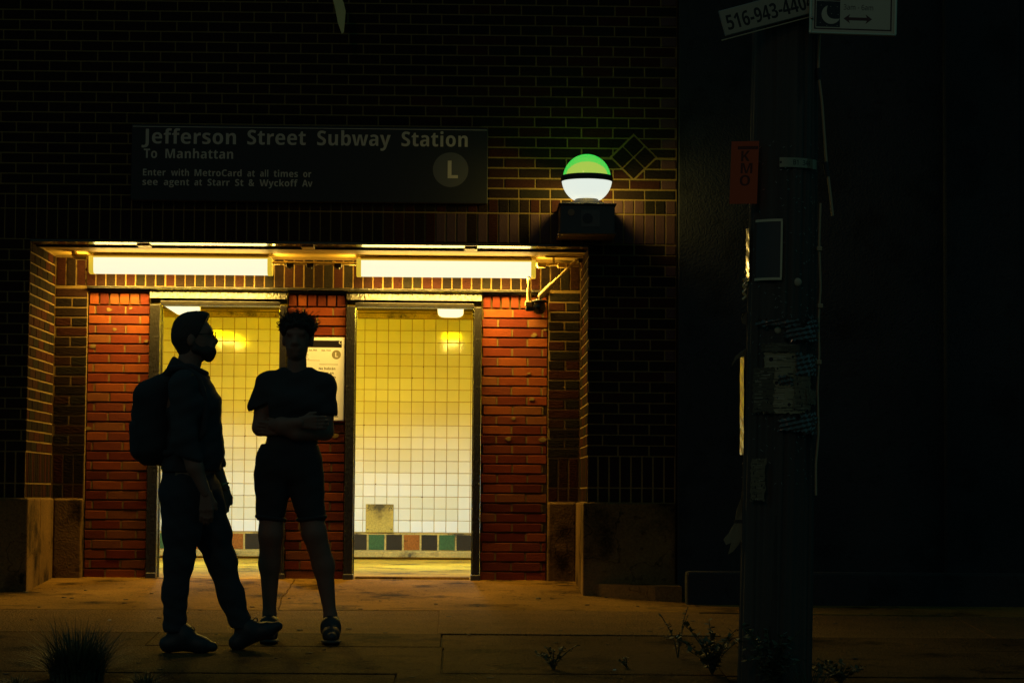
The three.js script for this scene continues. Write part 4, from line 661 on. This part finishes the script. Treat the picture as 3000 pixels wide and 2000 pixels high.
  // shirt with a collar and rolled sleeves
  const shirtF = blend(0.04, rc([-0.045, 0.95, 0], [-0.03, 1.05, 0], 0.156, 0.148, 1.2), rc([-0.03, 1.05, 0], [-0.042, 1.27, 0], 0.148, 0.143, 1.25), rc([-0.042, 1.27, 0], [-0.080, 1.385, 0], 0.138, 0.085, 1.65), rc([-0.078, 1.385, -0.15], [-0.078, 1.385, 0.15], 0.066, 0.066), rc([-0.09, 1.42, 0], [-0.07, 1.47, 0], 0.086, 0.076), rc([-0.142, 1.41, 0], [-0.096, 1.512, 0], 0.070, 0.047), rc([-0.030, 1.365, 0], [-0.040, 1.27, 0], 0.088, 0.120, 1.6),
    rc([-0.075, 1.355, 0.19], [-0.058, 1.09, 0.238], 0.070, 0.060), rc([-0.058, 1.09, 0.238], [-0.02, 0.995, 0.238], 0.062, 0.058), rc([-0.07, 1.355, -0.19], [0.026, 1.05, -0.225], 0.070, 0.062), rc([0.026, 1.05, -0.225], [0.062, 0.97, -0.218], 0.062, 0.056));
  const hem = (x, y, z) => (Math.abs(z) < 0.19 ? 0.925 + 0.04 * (x + 0.05) - y : -1), slv = (x, y, z) => (z > 0.17 ? 0.985 - y - (x + 0.02) * 0.3 : z < -0.17 ? 0.955 - y : -1), nk = (x, y, z) => y - 1.485 + (x + 0.07) * 0.62;
  const shirt = obj('shirt', net(cut(cut(cut(ripple(shirtF, 0.0045, 46, 83), hem), slv), nk), [-0.26, 0.88, -0.34], [0.18, 1.56, 0.34], 0.0095), cloth([0.028, 0.029, 0.032]), o);
  const col = []; for (let i = 0; i <= 22; i++) { const a = -2.75 + 5.5 * i / 22, r = 0.078; col.push([-0.062 - 0.02 * Math.cos(a) * 0 + Math.cos(a + Math.PI) * r * 1.0 + 0.012, 1.462 - 0.030 * (Math.cos(a + Math.PI) > 0 ? Math.cos(a + Math.PI) : 0) * 1.2 + 0.012, Math.sin(a + Math.PI) * r]); }
  obj('collar', [tube(col, 0.017, 60, 8), tube([[0.018, 1.44, 0.03], [0.034, 1.405, 0.035]], 0.013, 6, 7), tube([[0.018, 1.44, -0.03], [0.036, 1.41, -0.03]], 0.013, 6, 7)], cloth([0.03, 0.03, 0.033]), shirt);
  // trousers
  const trF = blend(0.045, rc([-0.060, 0.98, 0], [-0.060, 0.83, 0], 0.128, 0.146, 1.1), rc([-0.075, 0.80, 0.085], [-0.079, 0.62, 0.09], 0.125, 0.094), rc([-0.079, 0.62, 0.09], [-0.090, 0.46, 0.1], 0.094, 0.074), rc([-0.090, 0.46, 0.1], [-0.107, 0.31, 0.1], 0.072, 0.062), rc([-0.107, 0.31, 0.1], [-0.103, 0.115, 0.1], 0.061, 0.062),
    rc([-0.005, 0.80, -0.085], [0.062, 0.61, -0.09], 0.125, 0.092), rc([0.062, 0.61, -0.09], [0.113, 0.46, -0.08], 0.092, 0.074), rc([0.113, 0.46, -0.08], [0.167, 0.285, -0.06], 0.072, 0.064), rc([0.167, 0.285, -0.06], [0.226, 0.125, -0.05], 0.062, 0.058));
  obj('trousers', net(cut(cut(ripple((x, y, z) => trF(x, y, z) + (y < 0.42 ? 0.004 * (1 - y / 0.42) * Math.sin(y * 95 + x * 30 + z * 25) : 0.002 * Math.sin(y * 60 + x * 70)), 0.002, 47, 83), (x, y) => y - 0.955), (x, y, z) => (z > 0.02 && x < 0.05 ? 0.098 - y : 0.112 - y - (x - 0.22) * 0.1)), [-0.26, 0.05, -0.26], [0.33, 1.0, 0.26], 0.0095), cloth([0.022, 0.024, 0.03]), o);
  obj('belt', rbox(0.10, 0.016, 0.006, 0.003, -0.06, 0.913, 0.158), mat([0.14, 0.09, 0.05], 0.5), o);
  const flat = (f, p) => cut(f, p);
  obj('shoe', net(flat(shoeField([-0.138, 0.040, 0.1], [-0.055, 0.075, 0.1], [0.03, 0.036, 0.1], [0.092, 0.026, 0.1], [-0.10, 0.13, 0.1], 1.15), (x, y) => -0.013 - y), [-0.22, -0.03, 0.02], [0.16, 0.2, 0.18], 0.006), mat([0.018, 0.018, 0.02], 0.6), o);
  obj('shoe', net(flat(shoeField([0.205, 0.040, -0.05], [0.262, 0.098, -0.05], [0.352, 0.103, -0.05], [0.415, 0.126, -0.05], [0.226, 0.14, -0.05], 1.15), (x, y) => (x < 0.235 ? 0.003 - y : 0.003 + (x - 0.235) * 0.42 - y)), [0.12, -0.01, -0.13], [0.48, 0.22, 0.03], 0.006), mat([0.018, 0.018, 0.02], 0.6), o);
  obj('laces', [tube([[0.0, 0.112, 0.1], [-0.012, 0.128, 0.115], [-0.028, 0.122, 0.11], [-0.02, 0.108, 0.1]], 0.003, 16, 6, true), tube([[0.285, 0.142, -0.05], [0.292, 0.165, -0.035], [0.306, 0.168, -0.04], [0.308, 0.150, -0.05]], 0.003, 16, 6, true)], mat([0.05, 0.04, 0.03], 0.8), o);
  obj('watch', [new THREE.TorusGeometry(0.031, 0.005, 8, 28).rotateX(Math.PI / 2).rotateZ(0.3).translate(0.101, 0.862, -0.207), new THREE.CylinderGeometry(0.014, 0.014, 0.008, 16).rotateX(Math.PI / 2).translate(0.098, 0.862, -0.172)], mat([0.5, 0.4, 0.2], 0.2, { metalness: 0.9 }), o);
}
{ // ---- his backpack
  const o = thing('backpack', 'dark rounded backpack worn by the bearded man', 'backpack', [-1.60, -K * 4.1 + 0.955, 4.1]), bx = -1.60 + 1.36, by = 0.955;
  const T = (g) => g.translate(-bx, -by, 0);
  const bf = blend(0.05, rc([-0.225, 1.295, 0], [-0.225, 1.06, 0], 0.105, 0.100, 1.35), rc([-0.258, 1.24, 0], [-0.258, 1.05, 0], 0.100, 0.088, 1.25), rc([-0.262, 1.325, -0.07], [-0.262, 1.325, 0.07], 0.076, 0.076), rc([-0.185, 1.372, -0.07], [-0.185, 1.372, 0.07], 0.066, 0.066));
  const fab = cloth([0.02, 0.021, 0.024]);
  obj('bag', T(net(cut(ripple(bf, 0.003, 30, 61), (x, y) => 0.958 - y), [-0.42, 0.93, -0.2], [-0.08, 1.46, 0.2], 0.0095)), fab, o);
  obj('front_pocket', T(net(blend(0.03, rc([-0.315, 1.16, -0.03], [-0.305, 1.04, -0.03], 0.052, 0.055, 1.5), rc([-0.315, 1.16, 0.03], [-0.305, 1.04, 0.03], 0.052, 0.055, 1.5)), [-0.42, 0.93, -0.18], [-0.2, 1.26, 0.18], 0.0095)), fab, o);
  for (const s of [-1, 1]) obj('shoulder_strap', T(tube([[-0.20, 1.38, s * 0.08], [-0.155, 1.452, s * 0.105], [-0.08, 1.462, s * 0.12], [0.0, 1.40, s * 0.14], [0.045, 1.27, s * 0.175], [0.035, 1.13, s * 0.195], [-0.06, 1.04, s * 0.175], [-0.17, 1.02, s * 0.12]], 0.019, 60, 8)), fab, o);
  obj('carry_handle', T(tube([[-0.215, 1.39, -0.03], [-0.20, 1.43, -0.02], [-0.195, 1.438, 0.0], [-0.20, 1.43, 0.02], [-0.215, 1.39, 0.03]], 0.009, 20, 6)), fab, o);
  obj('zip', T(tube([[-0.345, 1.27, -0.08], [-0.35, 1.285, 0], [-0.345, 1.27, 0.08]], 0.004, 20, 6)), M.steelDark, o);
}
{ // ---- curly-haired man with folded arms
  const X0 = -0.86, Z0 = 3.67, G = -K * Z0, o = thing('person', 'curly-haired man in a T-shirt and cuffed shorts standing with folded arms', 'person', [X0, G, Z0]);
  const torso = blend(0.06, rc([-0.09, 0.94, 0], [-0.03, 0.94, 0], 0.105, 0.105, 0.95), rc([-0.10, 1.05, 0], [-0.02, 1.05, 0], 0.095, 0.095, 1.0), rc([-0.11, 1.28, 0], [0.04, 1.28, 0], 0.10, 0.10, 1.0), rc([-0.165, 1.395, 0], [0.10, 1.39, 0], 0.052, 0.052));
  const neck = rc([-0.031, 1.40, -0.015], [-0.03, 1.56, 0.0], 0.058, 0.050);
  const aL = blend(0.025, rc([-0.200, 1.385, 0], [-0.222, 1.150, 0.02], 0.05, 0.041), rc([-0.218, 1.145, 0.03], [-0.10, 1.160, 0.135], 0.043, 0.038), rc([-0.10, 1.160, 0.135], [0.004, 1.172, 0.172], 0.038, 0.028));
  const aR = blend(0.025, rc([0.134, 1.385, 0], [0.130, 1.130, 0.03], 0.05, 0.043), rc([0.130, 1.125, 0.035], [-0.02, 1.115, 0.135], 0.044, 0.036), rc([-0.02, 1.115, 0.135], [-0.095, 1.135, 0.135], 0.036, 0.028));
  const lL = blend(0.03, rc([-0.15, 0.87, 0], [-0.155, 0.575, 0.03], 0.078, 0.064), rc([-0.153, 0.575, 0.03], [-0.162, 0.415, -0.015], 0.064, 0.058), rc([-0.162, 0.415, -0.015], [-0.162, 0.13, -0.045], 0.056, 0.032), rc([-0.162, 0.14, -0.045], [-0.16, 0.07, -0.03], 0.032, 0.034));
  const lR = blend(0.03, rc([0.024, 0.87, 0], [0.076, 0.585, 0.035], 0.078, 0.064), rc([0.078, 0.585, 0.035], [0.128, 0.41, 0.0], 0.064, 0.058), rc([0.128, 0.41, 0.0], [0.170, 0.125, -0.005], 0.056, 0.031), rc([0.17, 0.135, -0.005], [0.176, 0.06, 0.01], 0.032, 0.034));
  const head = blend(0.02, ell([-0.028, 1.652, -0.012], [0.073, 0.096, 0.092]), ell([-0.032, 1.585, 0.022], [0.055, 0.066, 0.062]), rc([-0.033, 1.540, 0.052], [-0.033, 1.545, 0.06], 0.022, 0.022, 1), rc([-0.034, 1.645, 0.075], [-0.035, 1.606, 0.094], 0.010, 0.014), rc([-0.048, 1.60, 0.084], [-0.022, 1.60, 0.084], 0.009, 0.009), rc([-0.05, 1.572, 0.076], [-0.018, 1.572, 0.076], 0.010, 0.010), ell([0.050, 1.618, -0.008], [0.011, 0.032, 0.018]), ell([-0.103, 1.622, -0.008], [0.009, 0.030, 0.018]), rc([-0.07, 1.66, 0.07], [0.006, 1.66, 0.07], 0.014, 0.014));
  obj('body', mesh1([net(blend(0.03, torso, neck, aL, aR, lL, lR), [-0.32, 0.03, -0.2], [0.28, 1.56, 0.26], 0.011), net(blend(0.03, head, rc([-0.03, 1.50, -0.01], [-0.03, 1.56, 0], 0.05, 0.05)), [-0.14, 1.48, -0.13], [0.08, 1.78, 0.13], 0.0045), handNet([0.004, 1.172, 0.172], [1, 0.02, -0.1], [0, 1, 0.1], [-0.1, 0, -1], 0.55), handNet([-0.095, 1.135, 0.128], [-1, 0.08, -0.25], [0, 1, 0.1], [0.2, 0, -1], 0.5)]), skin, o);
  // mop of curls
  const hb = cut(ell([-0.026, 1.693, -0.012], [0.099, 0.076, 0.104]), (x, y, z) => Math.max((1.64 - y) + Math.max(0, z - 0.02) * 0.9, -1));
  const side = cut(ell([-0.027, 1.655, -0.03], [0.084, 0.085, 0.09]), (x, y, z) => z - 0.03);
  obj('hair', [net((x, y, z) => Math.min(hb(x, y, z), side(x, y, z)) + 0.006 * Math.sin(x * 120 + z * 60) * Math.sin(y * 110 - z * 90) + 0.003 * Math.sin(x * 260) * Math.sin(y * 240 + z * 210), [-0.15, 1.55, -0.14], [0.10, 1.80, 0.13], 0.0055), ...Array.from({ length: 520 }, () => {
    const a = rnd() * 6.283, e = Math.asin(rr(-0.15, 1)), n = [Math.cos(a) * Math.cos(e), Math.sin(e), Math.sin(a) * Math.cos(e)], p = [-0.026 + n[0] * 0.092, 1.695 + n[1] * 0.070, -0.012 + n[2] * 0.096], t = un([rr(-1, 1), rr(-0.6, 1), rr(-1, 1)]), L = rr(0.006, 0.019) * (rnd() < 0.25 ? 1.9 : 1);
    return tube([add(p, n, -0.01), add(add(p, n, L * 0.5), t, L * 0.25), add(add(p, n, L), t, L * 0.8), add(add(p, n, L * 0.75), t, L * 1.3)], rr(0.0012, 0.0024), 7, 5);
  })], hairDark, o);
  const teeF = blend(0.045, rc([-0.105, 0.98, 0], [-0.105, 1.12, 0], 0.122, 0.112, 1.0), rc([-0.015, 0.98, 0], [-0.020, 1.12, 0], 0.102, 0.112, 1.0), rc([-0.115, 1.28, 0], [0.045, 1.28, 0], 0.115, 0.112, 1.05), rc([-0.158, 1.392, -0.005], [0.096, 1.388, -0.005], 0.064, 0.064), rc([-0.085, 1.44, -0.01], [0.025, 1.438, -0.01], 0.042, 0.042), rc([-0.190, 1.382, 0], [-0.232, 1.265, 0.015], 0.062, 0.060), rc([0.124, 1.380, 0], [0.142, 1.235, 0.015], 0.060, 0.054));
  const sleeves = (x, y, z) => (x < -0.175 ? 1.268 - y + (x + 0.2) * 0.42 : x > 0.118 ? 1.215 - y : -1);
  obj('tee_shirt', net(cut(cut(cut(ripple(teeF, 0.005, 42, 77), (x, y) => 1.01 - y), sleeves), (x, y, z) => y - 1.478 + Math.max(0, z) * 0.55), [-0.36, 1.0, -0.18], [0.26, 1.52, 0.2], 0.0095), cloth([0.026, 0.026, 0.028]), o);
  const legsF = blend(0.012, rc([-0.150, 0.885, 0], [-0.158, 0.655, 0.02], 0.104, 0.076), rc([0.022, 0.885, 0], [0.0625, 0.655, 0.024], 0.104, 0.076)), topF = blend(0.05, rc([-0.105, 1.05, 0], [-0.025, 1.05, 0], 0.108, 0.108, 1.05), rc([-0.125, 0.955, 0], [-0.005, 0.955, 0], 0.122, 0.122, 1.0));
  const shorts = obj('shorts', net(cut(cut(ripple(blend(0.03, topF, legsF), 0.003, 40, 66), (x, y) => y - 1.06), (x, y) => 0.655 - y + (x < -0.05 ? (x + 0.158) * 0.12 : -(x - 0.0625) * 0.12)), [-0.32, 0.6, -0.2], [0.24, 1.1, 0.22], 0.0085), cloth([0.022, 0.022, 0.024]), o);
  for (const [x, y, z, r] of [[-0.158, 0.662, 0.02, 0.074], [0.0625, 0.662, 0.024, 0.074]]) obj('cuff', new THREE.TorusGeometry(r, 0.012, 10, 40).scale(1, 1, 1).rotateX(Math.PI / 2).rotateZ(x < 0 ? -0.12 : 0.12).translate(x, y, z), cloth([0.024, 0.024, 0.026]), shorts);
  for (const [x, z, t] of [[-0.160, -0.045, -0.146], [0.174, -0.015, 0.186]]) {
    const sh2 = obj('shoe', net(cut(shoeField([x, 0.040, z - 0.03], [x, 0.072, z + 0.06], [(x + t) / 2, 0.042, z + 0.13], [t, 0.034, z + 0.185], [x, 0.10, z], 1.0), (q, y) => 0.006 - y), [x - 0.09, -0.01, z - 0.12], [t + 0.09, 0.17, z + 0.26], 0.006), mat([0.02, 0.02, 0.022], 0.6), o);
    obj('sole', [rc2(x, t, z)], mat([0.05, 0.042, 0.035], 0.8), sh2);
  }
  function rc2(x, t, z) { return net(cut(blend(0.03, rc([x, 0.0, z - 0.03], [(x + t) / 2, 0.0, z + 0.13], 0.042, 0.047), rc([(x + t) / 2, 0.0, z + 0.13], [t, 0.0, z + 0.185], 0.047, 0.042)), (q, y) => Math.max(y - 0.018, 0.001 - y)), [x - 0.09, -0.012, z - 0.11], [t + 0.09, 0.04, z + 0.26], 0.006); }
}
renderer.render(scene, camera);
